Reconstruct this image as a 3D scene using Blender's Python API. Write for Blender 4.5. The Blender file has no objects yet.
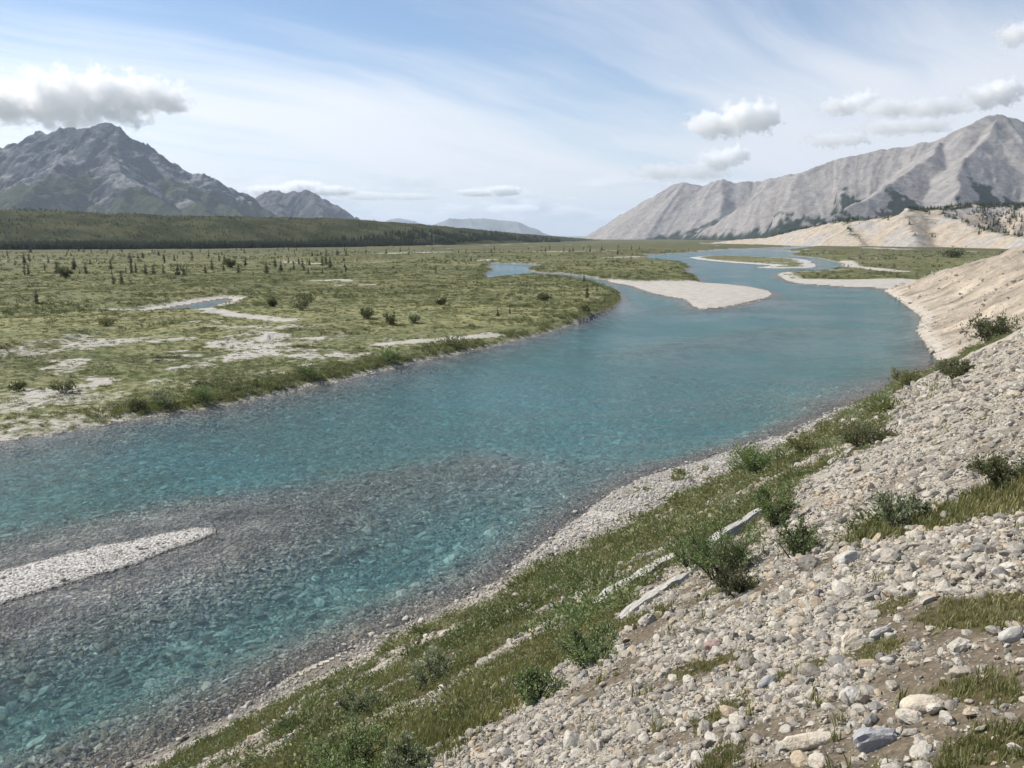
import bpy, bmesh, math, random
import numpy as np
from mathutils import Vector, Matrix
from bpy_extras.object_utils import world_to_camera_view

S = bpy.context.scene
COL = S.collection
random.seed(7)
RNG = np.random.default_rng(11)
rad = math.radians

# ------------------------------------------------------------------ camera
HC, PITCH, FPX = 16.0, 10.0, 829.0
cam = bpy.data.cameras.new("camera")
cam.sensor_width = 36.0
cam.lens = 36.0 * FPX / 1024.0
cam.clip_start = 0.1
cam.clip_end = 200000.0
cam_o = bpy.data.objects.new("camera", cam)
cam_o.location = (0, 0, HC)
cam_o.rotation_euler = (rad(90 - PITCH), 0, 0)
COL.objects.link(cam_o)
S.camera = cam_o

# ------------------------------------------------------------------ light, sky, exposure
SUN_EL, SUN_AZ = 45.0, -68.0          # azimuth from +Y, positive to the right (+X)
S.view_settings.view_transform = 'Standard'
S.view_settings.look = 'None'
S.view_settings.gamma = 1.0
S.view_settings.exposure = 0.32
S.view_settings.use_curve_mapping = False
S.render.engine = 'CYCLES'
S.cycles.use_denoising = True
S.cycles.max_bounces = 16
S.cycles.diffuse_bounces = 2
S.cycles.glossy_bounces = 2
S.cycles.transmission_bounces = 4
S.cycles.transparent_max_bounces = 12
S.cycles.volume_bounces = 14
S.cycles.sample_clamp_direct = 6.0
S.cycles.sample_clamp_indirect = 6.0
S.cycles.caustics_reflective = False
S.cycles.caustics_refractive = False

sun = bpy.data.lights.new("sun", 'SUN')
sun.energy = 5.0
sun.angle = rad(0.55)
sun.color = (1.0, 0.94, 0.85)
sun_o = bpy.data.objects.new("sun", sun)
SD = Vector((math.sin(rad(SUN_AZ)) * math.cos(rad(SUN_EL)), math.cos(rad(SUN_AZ)) * math.cos(rad(SUN_EL)), math.sin(rad(SUN_EL))))
sun_o.rotation_euler = SD.to_track_quat('Z', 'Y').to_euler()
sun_o.location = (0, 0, 3000)
COL.objects.link(sun_o)


class NT:
    """small helper to write node graphs"""
    def __init__(self, tree):
        self.t = tree; self.n = tree.nodes; self.l = tree.links

    def node(self, typ, **kw):
        nd = self.n.new(typ)
        for k, v in kw.items():
            setattr(nd, k, v)
        return nd

    def put(self, sock, v):
        if isinstance(v, bpy.types.NodeSocket):
            self.l.new(v, sock)
        elif v is not None:
            sock.default_value = v

    def math(self, op, a, b=None, c=None, clamp=False):
        nd = self.node('ShaderNodeMath', operation=op, use_clamp=clamp)
        self.put(nd.inputs[0], a)
        if b is not None: self.put(nd.inputs[1], b)
        if c is not None: self.put(nd.inputs[2], c)
        return nd.outputs[0]

    def vmath(self, op, a, b=None, out=0):
        nd = self.node('ShaderNodeVectorMath', operation=op)
        self.put(nd.inputs[0], a)
        if b is not None:
            self.put(nd.inputs[3] if op == 'SCALE' else nd.inputs[1], b)
        return nd.outputs[out]

    def smooth(self, v, lo, hi, a=0.0, b=1.0):
        nd = self.node('ShaderNodeMapRange', interpolation_type='SMOOTHSTEP')
        self.put(nd.inputs[0], v)
        nd.inputs[1].default_value = lo; nd.inputs[2].default_value = hi
        nd.inputs[3].default_value = a; nd.inputs[4].default_value = b
        return nd.outputs[0]

    def mix(self, f, a, b, blend='MIX'):
        nd = self.node('ShaderNodeMix', data_type='RGBA', blend_type=blend)
        self.put(nd.inputs[0], f); self.put(nd.inputs[6], a); self.put(nd.inputs[7], b)
        return nd.outputs[2]

    def noise(self, vec, scale, detail=4.0, rough=0.55, dist=0.0, out=0, dim='3D'):
        nd = self.node('ShaderNodeTexNoise', noise_dimensions=dim)
        self.put(nd.inputs['Vector'], vec)
        nd.inputs['Scale'].default_value = scale
        nd.inputs['Detail'].default_value = detail
        nd.inputs['Roughness'].default_value = rough
        nd.inputs['Distortion'].default_value = dist
        return nd.outputs[out]

    def comb(self, x, y, z):
        nd = self.node('ShaderNodeCombineXYZ')
        self.put(nd.inputs[0], x); self.put(nd.inputs[1], y); self.put(nd.inputs[2], z)
        return nd.outputs[0]

    def sep(self, v):
        nd = self.node('ShaderNodeSeparateXYZ')
        self.put(nd.inputs[0], v)
        return nd.outputs

    def mapping(self, vec, loc=(0, 0, 0), rot=(0, 0, 0), scale=(1, 1, 1)):
        nd = self.node('ShaderNodeMapping')
        self.put(nd.inputs[0], vec)
        nd.inputs[1].default_value = loc; nd.inputs[2].default_value = rot; nd.inputs[3].default_value = scale
        return nd.outputs[0]

    def attr(self, name, out='Fac'):
        nd = self.node('ShaderNodeAttribute', attribute_name=name)
        return nd.outputs[out]

    def bump(self, h, strength=0.5, dist=1.0, normal=None):
        nd = self.node('ShaderNodeBump')
        nd.inputs['Strength'].default_value = strength
        nd.inputs['Distance'].default_value = dist
        self.put(nd.inputs['Height'], h)
        if normal is not None: self.put(nd.inputs['Normal'], normal)
        return nd.outputs[0]


world = bpy.data.worlds.new("World")
S.world = world
world.cycles.sampling_method = 'MANUAL'
world.cycles.sample_map_resolution = 512
world.use_nodes = True
w = NT(world.node_tree)
w.n.clear()
sky = w.node('ShaderNodeTexSky', sky_type='NISHITA')
sky.sun_disc = False
sky.sun_elevation = rad(SUN_EL)
sky.sun_rotation = rad(SUN_AZ)
sky.altitude = 500
sky.air_density = 1.0
sky.dust_density = 0.3
sky.ozone_density = 3.0
SKY_STRENGTH = 0.105
dirv = w.node('ShaderNodeTexCoord').outputs['Generated']
dx_, dy_, dz_ = w.sep(dirv)
zc_ = w.math('MAXIMUM', dz_, 0.0)
den = w.math('ADD', zc_, 0.10)
plane = w.comb(w.math('DIVIDE', dx_, den), w.math('DIVIDE', dy_, den), 0.0)
# cirrus sheet: fibres run towards the right of the valley's end, all over the sky
rot = w.mapping(plane, loc=(0.9, 0.35, 0), rot=(0, 0, rad(40)), scale=(1, 1, 1))
warp = w.noise(rot, 0.55, 3.0, 0.5, out=1)
rotw = w.vmath('ADD', rot, w.vmath('SCALE', w.vmath('SUBTRACT', warp, (0.5, 0.5, 0.5)), 0.8))
fib = w.noise(w.mapping(rotw, scale=(2.2, 0.30, 1)), 1.0, 7.0, 0.6)
fib2 = w.noise(w.mapping(rotw, loc=(3.1, 1.7, 0), scale=(6.0, 0.45, 1)), 1.0, 5.0, 0.6)
veil = w.noise(w.mapping(rot, loc=(1.4, 2.2, 0), scale=(0.42, 0.20, 1)), 1.0, 3.0, 0.5)
cov = w.math('ADD', w.math('MULTIPLY', fib, 0.58), w.math('ADD', w.math('MULTIPLY', fib2, 0.12), w.math('MULTIPLY', veil, 1.12)))
slant = w.smooth(dz_, 0.02, 0.34, 0.25, -0.24)                  # a thin sheet looks denser at a low angle
cirrus = w.smooth(w.math('ADD', cov, slant), 0.66, 1.18)
skycol = sky.outputs[0]
# thin ice cloud: bright, nearly white, takes the place of the blue behind it
cl_white = w.node('ShaderNodeRGB'); cl_white.outputs[0].default_value = (8.6, 8.8, 9.3, 1)
# ice crystals scatter forwards: the veil is brighter towards the sun
cs_ = w.vmath('DOT_PRODUCT', dirv, tuple(SD), out=1)
fwd_ = w.math('ADD', .80, w.math('MULTIPLY', w.math('POWER', w.math('MAXIMUM', cs_, 0.0), 3.0), .75))
veilcol = w.vmath('SCALE', cl_white.outputs[0], fwd_)
col1 = w.mix(w.math('MULTIPLY', cirrus, 0.9), skycol, veilcol)
# small far cumulus along the horizon all round
az_ = w.math('ARCTAN2', dx_, dy_)
el_ = w.math('ARCSINE', dz_)
cvec = w.comb(w.math('MULTIPLY', az_, 9.0), w.math('MULTIPLY', el_, 34.0), 0.0)
cn = w.noise(cvec, 1.0, 5.0, 0.56)
cn_up = w.noise(w.vmath('ADD', cvec, (-0.12, 0.30, 0.0)), 1.0, 5.0, 0.56)
band = w.math('MULTIPLY', w.smooth(el_, 0.004, 0.02), w.smooth(el_, 0.035, 0.085, 1.0, 0.0))
cm = w.math('MULTIPLY', w.smooth(cn, 0.45, 0.53), band)
lit = w.smooth(w.math('SUBTRACT', cn, cn_up), -0.10, 0.12)
c_lit = w.mix(lit, (4.9, 5.3, 6.2, 1), (8.6, 8.7, 8.9, 1))
col2 = w.mix(w.math('MULTIPLY', cm, 0.85), col1, c_lit)
bg = w.node('ShaderNodeBackground')
bg.inputs[1].default_value = SKY_STRENGTH
w.l.new(col2, bg.inputs[0])
wo = w.node('ShaderNodeOutputWorld')
w.l.new(bg.outputs[0], wo.inputs[0])

# ------------------------------------------------------------------ numeric helpers
CP, SP = math.cos(rad(PITCH)), math.sin(rad(PITCH))


def ray(px, py):
    return px - 512.0, FPX * CP - (py - 384.0) * SP, -((py - 384.0) * CP + FPX * SP)


def gp(px, py, z=0.0):
    """point of the valley floor (height z) that stands where the survey sighted px, py"""
    a, b, c = ray(px, py)
    t = (z - HC) / c
    return (a * t, b * t)


def at(px, py, D):
    a, b, c = ray(px, py)
    t = D / b
    return (a * t, D, HC + c * t)


def _hash(ix, iy, seed):
    h = (ix.astype(np.int64) * 374761393 + iy.astype(np.int64) * 668265263 + seed * 974634777) & 0xFFFFFFFF
    h = ((h ^ (h >> 13)) * 1274126177) & 0xFFFFFFFF
    h = ((h ^ (h >> 16)) * 2246822519) & 0xFFFFFFFF
    return (h ^ (h >> 15)) & 0xFFFFFFFF


def gnoise(x, y, seed=0):
    x0 = np.floor(x); y0 = np.floor(y)
    fx = x - x0; fy = y - y0
    u = fx * fx * fx * (fx * (fx * 6 - 15) + 10); v = fy * fy * fy * (fy * (fy * 6 - 15) + 10)
    def g(ix, iy, dx, dy):
        a = _hash(ix, iy, seed) * (2 * math.pi / 4294967296.0)
        return np.cos(a) * dx + np.sin(a) * dy
    n00 = g(x0, y0, fx, fy); n10 = g(x0 + 1, y0, fx - 1, fy)
    n01 = g(x0, y0 + 1, fx, fy - 1); n11 = g(x0 + 1, y0 + 1, fx - 1, fy - 1)
    return ((n00 * (1 - u) + n10 * u) * (1 - v) + (n01 * (1 - u) + n11 * u) * v) * 1.5


def fbm(x, y, octv=4, seed=0, gain=0.5, lac=2.03):
    s = np.zeros_like(x); a = 1.0; f = 1.0; tot = 0
    for k in range(octv):
        s += a * gnoise(x * f, y * f, seed + k * 17); tot += a
        a *= gain; f *= lac
    return s / tot


def ridged(x, y, octv=4, seed=0, gain=0.5):
    s = np.zeros_like(x); a = 1.0; f = 1.0; tot = 0
    for k in range(octv):
        s += a * (1 - np.abs(gnoise(x * f, y * f, seed + k * 31)) * 2); tot += a
        a *= gain; f *= 2.1
    return s / tot


def sstep(a, b, x):
    t = np.clip((x - a) / (b - a), 0, 1)
    return t * t * (3 - 2 * t)


def poly_sd(X, Y, pts):
    """signed distance to a closed polygon, negative inside"""
    P = np.asarray(pts, float)
    d2 = np.full(X.shape, 1e18); inside = np.zeros(X.shape, bool)
    n = len(P)
    for i in range(n):
        ax, ay = P[i]; bx, by = P[(i + 1) % n]
        ex, ey = bx - ax, by - ay
        wx, wy = X - ax, Y - ay
        t = np.clip((wx * ex + wy * ey) / (ex * ex + ey * ey + 1e-12), 0, 1)
        d2 = np.minimum(d2, (wx - ex * t) ** 2 + (wy - ey * t) ** 2)
        if ey != 0:
            c = ((ay <= Y) & (by > Y)) | ((by <= Y) & (ay > Y))
            inside ^= c & (X < ax + (Y - ay) * ex / ey)
    return np.where(inside, -1, 1) * np.sqrt(d2)


def line_near(X, Y, pts):
    """distance, arclength and side (>0 to the right of travel) for an open polyline"""
    P = np.asarray(pts, float)
    best = np.full(X.shape, 1e18); S_ = np.zeros(X.shape); side = np.zeros(X.shape)
    acc = 0.0
    for i in range(len(P) - 1):
        ax, ay = P[i][:2]; bx, by = P[i + 1][:2]
        ex, ey = bx - ax, by - ay; L = math.hypot(ex, ey)
        wx, wy = X - ax, Y - ay
        t = np.clip((wx * ex + wy * ey) / (L * L), 0, 1)
        d2 = (wx - ex * t) ** 2 + (wy - ey * t) ** 2
        m = d2 < best
        best = np.where(m, d2, best)
        S_ = np.where(m, acc + t * L, S_)
        side = np.where(m, wx * ey - wy * ex, side)
        acc += L
    return np.sqrt(best), S_, side


def smin(a, b, k):
    h = np.clip(0.5 + 0.5 * (b - a) / k, 0, 1)
    return b * (1 - h) + a * h - k * h * (1 - h)


def smax(a, b, k):
    return -smin(-a, -b, k)


# ------------------------------------------------------------------ the lie of the land
SL = 0.608                                   # slope of the scree bank
T0 = np.array([-12.0, 23.0]); TD = np.array([0.626, 0.779]); TN = np.array([0.779, -0.626])


def slope_pt(px, py, off=0.0):
    """point of the near scree bank that the survey sighted at px, py"""
    a, b, c = ray(px, py)
    t = (HC - SL * (-TN @ T0)) / (SL * (TN[0] * a + TN[1] * b) - c)
    return (a * t, b * t)


def to_sd(p):
    q = np.array(p) - T0
    return float(q @ TD), float(q @ TN)


near_far = T0 + TD * 108
near_back = T0 - TD * 260
left_shore = [(-330, -280), (-150, -67), (-100, -8)] + [gp(*p) for p in [(0, 444), (60, 434), (130, 420), (200, 410), (280, 394), (330, 383),
    (385, 371), (440, 357), (490, 347), (540, 335), (580, 323), (610, 312), (624, 302), (622, 293), (612, 288)]]
beach_in = [gp(*p) for p in [(607, 282), (632, 286), (650, 292), (668, 297), (684, 300), (690, 306), (697, 309.5), (720, 308), (745, 303),
    (765, 299), (773, 295), (768, 291), (745, 287), (722, 284), (700, 282.5), (694, 277), (685, 271), (688, 266), (680, 262), (660, 260.5),
    (645, 258), (646, 255), (690, 253), (740, 252)]]
far_right = [gp(*p) for p in [(772, 250.5), (800, 252), (790, 255.5), (815, 258), (838, 262), (846, 268), (830, 270.5), (800, 271.5), (783, 273),
    (779, 276), (786, 281), (800, 284), (840, 287), (885, 289), (905, 300), (922, 318), (931, 338)]]
MAIN = left_shore + beach_in + far_right + [tuple(near_far)] + [tuple(T0 + TD * s + TN * d) for s, d in ((56, 0), (47, -1.8), (40, -3.0), (33, -3.0), (27, -1.9), (22, -.9), (17, .1), (12, -.1), (7, -.5), (3, .1))] + [tuple(near_back)]
SIDE = [gp(*p) for p in [(609, 281), (614, 289), (590, 281.5), (560, 277), (530, 275.5), (505, 277.5), (487, 279.5), (484, 275), (490, 271), (487, 267),
    (492, 263.5), (520, 264), (542, 265), (534, 268), (527, 271), (545, 273), (570, 274.5), (595, 278)]]
CREEK = [gp(*p) for p in [(140, 313), (175, 306), (200, 302), (226, 298.5), (232, 299.5), (217, 304), (200, 309), (170, 311.5)]]
UPSTREAM = [gp(*p) for p in [(646, 255), (680, 253.5), (720, 250), (770, 248.5), (800, 246.5), (760, 244.5), (700, 243.8), (700, 243.5), (770, 244), (815, 246.2), (790, 249.2), (772, 251)]]
MIDBAR = [gp(*p) for p in [(688, 258), (700, 256.3), (720, 255.6), (760, 256.8), (795, 258.5), (808, 260), (817, 265), (810, 268.3), (780, 268.7), (757, 267.8),
    (770, 265.5), (740, 263.3), (710, 261)]]
NEARBAR = [(-75, -10), (-62, -2)] + [gp(*p) for p in [(0, 573), (40, 562), (90, 549), (140, 538), (190, 528), (210, 527.5), (212, 532), (190, 542), (150, 558), (110, 572),
    (60, 588), (0, 606)]]
BEACH = [gp(*p) for p in [(598, 279), (640, 283), (690, 282), (725, 283), (778, 291), (776, 297), (700, 313), (640, 296)]]
RIGHTBAR = [gp(*p) for p in [(776, 273), (850, 270), (905, 272), (930, 284), (890, 294), (800, 290), (776, 281)]]
RB_LOW = [gp(*p) for p in [(774, 272.5), (782, 275.5), (792, 279.5), (850, 281), (900, 280), (935, 283), (890, 297), (800, 291), (770, 283)]]
POOL = [gp(*p) for p in [(60, 690), (200, 645), (320, 602), (420, 565), (520, 515), (640, 455), (760, 405)]]
SHOAL1 = [gp(*p) for p in [(205, 531), (280, 508), (380, 480), (480, 460)]]
SHOAL2 = [gp(*p) for p in [(640, 350), (690, 342), (760, 330), (810, 326)]]
SHOAL3 = [gp(*p) for p in [(625, 306), (700, 312), (760, 309), (800, 300)]]
FOOT = [tuple(T0 - TD * 400), tuple(near_far), (70, 143), (84, 170), (100, 215), (115, 258), (128, 272), (160, 268), (230, 262), (330, 250), (700, 200)]
TANBEACH = [(57, 108), (68, 146), (80, 172), (97, 216), (113, 259)]
# patches of plants on the scree bank, in metres along / up the bank
def sdpoly(pix):
    return [to_sd(slope_pt(*p)) for p in pix]
VEG_BAND = [(-18, -0.3), (-4, 0.4)] + [(-2, 1.9), (1, 1.5), (3, 1.0), (5, 1.9), (8, 2.2), (12, 1.7)] + [(16, 1.8), (20, 2.4), (24, 3.2), (30, 3.0), (36, 4.0), (43, 4.0), (50, 2.2), (60, 1.4), (85, 1.2), (107, 0.8)] \
    + [(107, 10.5), (90, 9.5), (75, 7.2), (60, 6.0)] + sdpoly([(880, 440), (830, 462), (800, 478), (772, 503), (748, 535), (760, 560), (745, 588), (690, 602), (650, 622), (600, 655), (560, 672),
    (520, 696), (470, 738), (420, 768)]) + [(-6, 10.5), (-18, 10.5)]
VEG_STRIP = sdpoly([(835, 548), (870, 524), (905, 506), (950, 500), (1000, 482), (1060, 462), (1060, 505), (1000, 508), (950, 522), (900, 532), (860, 545)])
MOSS = [sdpoly(p) for p in ([(662, 668), (690, 655), (740, 645), (762, 642), (750, 652), (710, 662), (680, 674)],
                            [(735, 690), (760, 676), (800, 660), (822, 652), (815, 664), (785, 676), (755, 690)],
                            [(900, 622), (940, 600), (1010, 590), (1050, 596), (1040, 625), (985, 632), (940, 628)],
                            [(930, 775), (955, 745), (985, 728), (1040, 722), (1080, 760), (1040, 800), (950, 800)],
                            [(690, 720), (720, 700), (745, 690), (738, 706), (715, 722), (690, 735)],
                            [(860, 610), (890, 598), (915, 590), (905, 604), (880, 616)],
                            [(835, 655), (870, 640), (895, 640), (885, 656), (850, 664)],
                            [(690, 775), (715, 745), (740, 742), (735, 765), (715, 790)],
                            [(930, 690), (990, 672), (1030, 680), (1030, 700), (980, 705)])]


def terrain(X, Y):
    """height and cover of the valley at X, Y (numpy arrays)"""
    R = np.hypot(X, Y)
    wob = 1.0 * np.clip(R / 60, 0.35, 6)
    Xw = X + wob * 0.8 * fbm(X / (6 * wob), Y / (6 * wob), 3, 5)
    Yw = Y + wob * 0.8 * fbm(X / (6 * wob), Y / (6 * wob), 3, 9)
    sd = np.minimum(poly_sd(Xw, Yw, MAIN), poly_sd(Xw, Yw, SIDE))
    sd_c = poly_sd(Xw, Yw, CREEK)
    sd = np.minimum(sd, np.minimum(sd_c, poly_sd(Xw, Yw, UPSTREAM)))
    nb = poly_sd(Xw, Yw, NEARBAR); mb = poly_sd(Xw, Yw, MIDBAR)
    sd = np.maximum(sd, np.maximum(-nb, -mb))
    bw = np.maximum(sd, 0)
    # gravel
    be = poly_sd(Xw, Yw, BEACH); rb = poly_sd(Xw, Yw, RIGHTBAR)
    gentle = np.maximum.reduce([sstep(2, -3, be), sstep(4, -4, rb), sstep(1.5, -1, nb), sstep(2, -2, mb), sstep(10, 2, sd_c)])
    gentle = np.maximum(gentle, 0.7 * sstep(-20, -34, X) * sstep(95, 60, Y))
    n1 = fbm(X / 14, Y / 14, 4, 21); n2 = fbm(X / 45, Y / 45, 4, 33); n3 = fbm(X / 4.0, Y / 4.0, 3, 41)
    steep_p = 0.75 * (1 - np.exp(-bw / 1.6)) + 0.25 * (1 - np.exp(-bw / 6))
    gent_p = 0.55 * (1 - np.exp(-bw / 9.0)) + 0.05 * (1 - np.exp(-bw / .3))
    lf = np.where(R > 40, 1, 0)
    z_land = (steep_p * (1 - gentle) + gent_p * gentle) + sstep(0, 30, bw) * (0.30 * n1 + 0.55 * np.maximum(n2, -.3)) * (1 - .6 * gentle)
    z_land = z_land + 0.10 * n3 * sstep(0.5, 4, bw)
    # low cut banks that step up from old channels on the far plain
    for (pl, hgt) in CUTS:
        dd, ss, si = line_near(X + 5 * n1, Y + 5 * n1, pl)
        z_land = z_land + hgt * sstep(-1.5, 1.5, np.where(si < 0, dd, -dd)) * sstep(60, 15, dd)
    z_land = np.maximum(z_land, 0.04 + 0.2 * sstep(0, 6, bw))
    # river bed
    dw = np.maximum(-sd, 0)
    dep = 1.45 * (1 - np.exp(-(dw / 8.0) ** 1.6)) + 0.02
    pd, ps, pside = line_near(X, Y, POOL)
    dep = dep * (1 + 1.0 * np.exp(-(pd / 3.6) ** 2)) * (1 + .10 * sstep(40, 90, R))
    for pl, wd, am in ((SHOAL1, 6.5, .72), (SHOAL2, 11.0, .70), (SHOAL3, 9.0, .6)):
        dd, ss, si = line_near(X, Y, pl)
        dep = dep * (1 - am * np.exp(-(dd / wd) ** 2))
    dep = dep * (1 - .78 * np.exp(-(np.maximum(nb, 0) / 6.5) ** 2))
    dep = dep * (1 + 0.30 * fbm(X / 9, Y / 9, 3, 77)) * np.where(R > 350, .6, 1)
    dep = np.maximum(dep, 0.02 + 0.02 * np.minimum(dw, 2))
    z = np.where(sd > 0, z_land, -dep)
    # the scree bank and the tan bluff on the right
    fd, fs, fside = line_near(X + 0.25 * n3, Y + 0.25 * n3, FOOT)
    d = np.where(fside > 0, fd, -fd)
    fs = fs - 400.0
    cap = np.interp(fs, [-400, 0, 110, 169, 218, 255, 273, 290, 330, 500], [55, 48, 34, 24, 15.5, 9, 3.2, 3.0, 9, 14])
    dl = np.maximum(d, 0)
    rough = 0.35 * fbm(X / 7, Y / 7, 4, 51) + 0.9 * fbm(X / 30, Y / 30, 3, 52) * sstep(20, 60, R)
    rill = (1.6 * ridged((fs + .25 * dl) / 7.5, dl / 45, 4, 61, .6) + .8 * ridged(fs / 2.4, dl / 14, 3, 63)) * sstep(100, 125, fs) * sstep(1, 9, dl)
    bank = 0.634 * (dl - .95 * (1 - np.exp(-dl / 1.2)))
    hz = smin(bank, cap + rough, 3.0) + (0.30 * rough * sstep(1, 4, dl)) - rill * 1.0
    hz = hz + 0.10 * sstep(.5, 2, dl) * (fbm(X / 1.2, Y / 1.2, 3, 58))
    # keep the spot where one stands on the bank level with the slope
    stand = sstep(7, 2, R)
    hz = hz * (1 - stand) + bank * stand
    hill = d > 0
    z = np.where(hill & (hz > -1), np.maximum(hz, 0.02) + np.where(sd < 0, 0, 0.0), z)
    # ----- cover
    kind = np.zeros(X.shape, int)                       # 0 plain, 1 bed, 2 scree bank, 3 tan bluff, 4 gravel bars
    kind[sd < 0] = 1
    kind[(nb < 0) | (mb < 0)] = 4
    kind[hill & (fs <= 108)] = 2
    kind[hill & (fs > 108)] = 3
    gravel = gentle * sstep(14, 2, np.minimum(np.minimum(bw, 99), np.where(nb < 0, 0, 99)))
    gravel = np.maximum(gravel, sstep(.8, .1, bw) * .75)
    gravel = np.maximum(gravel, np.maximum(sstep(3, -3, be), sstep(3, -3, poly_sd(Xw, Yw, RB_LOW))))
    fdn = (X - T0[0]) * TN[0] + (Y - T0[1]) * TN[1]; fsn = (X - T0[0]) * TD[0] + (Y - T0[1]) * TD[1]
    shingle = (sd > 0) & (fdn < .6) & (fdn > -6) & (fsn > -30) & (fsn < 75)
    gravel = np.where(shingle, 1.0, gravel)
    zs = np.minimum(.05 + .10 * bw, .40)
    z = np.where(shingle & ~hill, np.minimum(z, zs), z)
    z = np.where(hill & (fdn < 3.5) & (fsn > -30) & (fsn < 75) & (sd > 0), np.maximum(z, zs), z)
    # pale patches between the plants on the near part of the plain
    pm = poly_sd(X, Y, PATCHY)
    patchy = sstep(8, -8, pm) * (0.50 + 0.5 * sstep(-.25, .45, n1 + .5 * n2))
    gravel = np.maximum(gravel, patchy * sstep(-.28, .36, n1 + .6 * n3) * .92)
    for pl, wd in STRIPS:
        dd, ss, si = line_near(X + 3 * n3, Y + 3 * n1, pl)
        gravel = np.maximum(gravel, sstep(wd * 1.3, wd * .5, dd))
    far = sstep(250, 700, R)
    gravel = np.maximum(gravel, far * sstep(.33, .5, fbm(X / 60, Y / 25, 3, 97)) * .8 * (R < 3000))
    gravel = np.where(sd < 0, np.exp(-(dw / 4.5) ** 2) * sstep(12, 7, np.abs(Xw * TN[0] + Yw * TN[1] + 23.7)), gravel)
    tone = 0.5 + 0.5 * (0.9 * n2 + .6 * n1 + 2.0 * fbm(X / 130, Y / 50, 3, 93))
    tone = np.clip(tone + .35 * sstep(7, 1, bw) * (1 - gentle), 0, 1)
    return z, kind, gravel, tone, sd, d, fs


CUTS = [([gp(*p) for p in [(-60, 312), (60, 305), (150, 297), (215, 296), (260, 290), (330, 287)]], 0.7),
        ([gp(*p) for p in [(-40, 372), (20, 362), (60, 355), (100, 343), (120, 338)]], 0.6),
        ([gp(*p) for p in [(390, 337), (440, 333), (490, 330), (535, 327)]], 0.5),
        ([gp(*p) for p in [(330, 262), (400, 259), (470, 258), (560, 257), (640, 254)]], 2.5)]
PATCHY = [gp(*p) for p in [(-30, 372), (30, 352), (100, 340), (170, 330), (230, 326), (330, 338), (400, 345), (470, 345), (420, 358), (330, 374), (260, 385), (150, 398), (60, 418), (-30, 440)]]
STRIPS = [([gp(*p) for p in [(190, 309), (215, 316), (245, 323), (285, 329)]], 3.2), ([gp(*p) for p in [(385, 352), (430, 347), (490, 340)]], 2.6),
          ([gp(*p) for p in [(55, 403), (75, 397), (105, 388)]], 1.0), ([gp(*p) for p in [(318, 286), (345, 285.5)]], 3.5), ([gp(*p) for p in [(340, 288), (372, 287.5)]], 2.0),
          ([gp(*p) for p in [(60, 314), (100, 313), (150, 312)]], 1.6), ([gp(*p) for p in [(430, 270), (470, 270.5)]], 3), ([gp(*p) for p in [(290, 264), (316, 265)]], 7),
          ([gp(*p) for p in [(610, 258.6), (645, 257.6)]], 9), ([gp(*p) for p in [(540, 252.5), (620, 251.5)]], 12), ([gp(*p) for p in [(385, 254.5), (440, 253)]], 16),
          ([gp(*p) for p in [(480, 262), (492, 261)]], 5), ([gp(*p) for p in [(770, 248), (860, 248), (905, 250)]], 16), ([gp(*p) for p in [(846, 262), (850, 268), (900, 273)]], 6)]


def tag(o, label, cat, group=None, kind=None):
    o['label'] = label; o['category'] = cat
    if group: o['group'] = group
    if kind: o['kind'] = kind
    return o


def mesh_np(name, V, F, mat=None, smooth=True, attrs=None, colors=None):
    me = bpy.data.meshes.new(name)
    V = np.asarray(V, np.float32); F = np.asarray(F, np.int32)
    k = F.shape[1]
    me.vertices.add(len(V)); me.vertices.foreach_set('co', V.ravel())
    me.loops.add(F.size); me.loops.foreach_set('vertex_index', F.ravel())
    me.polygons.add(len(F))
    me.polygons.foreach_set('loop_start', np.arange(0, F.size, k, dtype=np.int32))
    me.polygons.foreach_set('use_smooth', np.full(len(F), smooth))
    for nm, a in (attrs or {}).items():
        at_ = me.attributes.new(nm, 'FLOAT', 'POINT'); at_.data.foreach_set('value', np.asarray(a, np.float32))
    for nm, a in (colors or {}).items():
        at_ = me.attributes.new(nm, 'FLOAT_COLOR', 'POINT')
        c4 = np.ones((len(V), 4), np.float32); c4[:, :3] = a
        at_.data.foreach_set('color', c4.ravel())
    if mat: me.materials.append(mat)
    me.update(calc_edges=True)
    return me


def link(name, me, parent=None):
    o = bpy.data.objects.new(name, me); COL.objects.link(o)
    if parent: o.parent = parent
    return o


def new_mat(name):
    m = bpy.data.materials.new(name); m.use_nodes = True
    t = NT(m.node_tree); t.n.clear()
    out = t.node('ShaderNodeOutputMaterial')
    return m, t, out


def principled(t, out, color, rough=0.9, normal=None, spec=0.25):
    p = t.node('ShaderNodeBsdfPrincipled')
    t.put(p.inputs['Base Color'], color); t.put(p.inputs['Roughness'], rough)
    p.inputs['Specular IOR Level'].default_value = spec
    if normal is not None: t.put(p.inputs['Normal'], normal)
    t.l.new(p.outputs[0], out.inputs[0])
    return p


# ------------------------------------------------------------------ ground materials
def pos(t):
    return t.node('ShaderNodeNewGeometry').outputs['Position']


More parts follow.
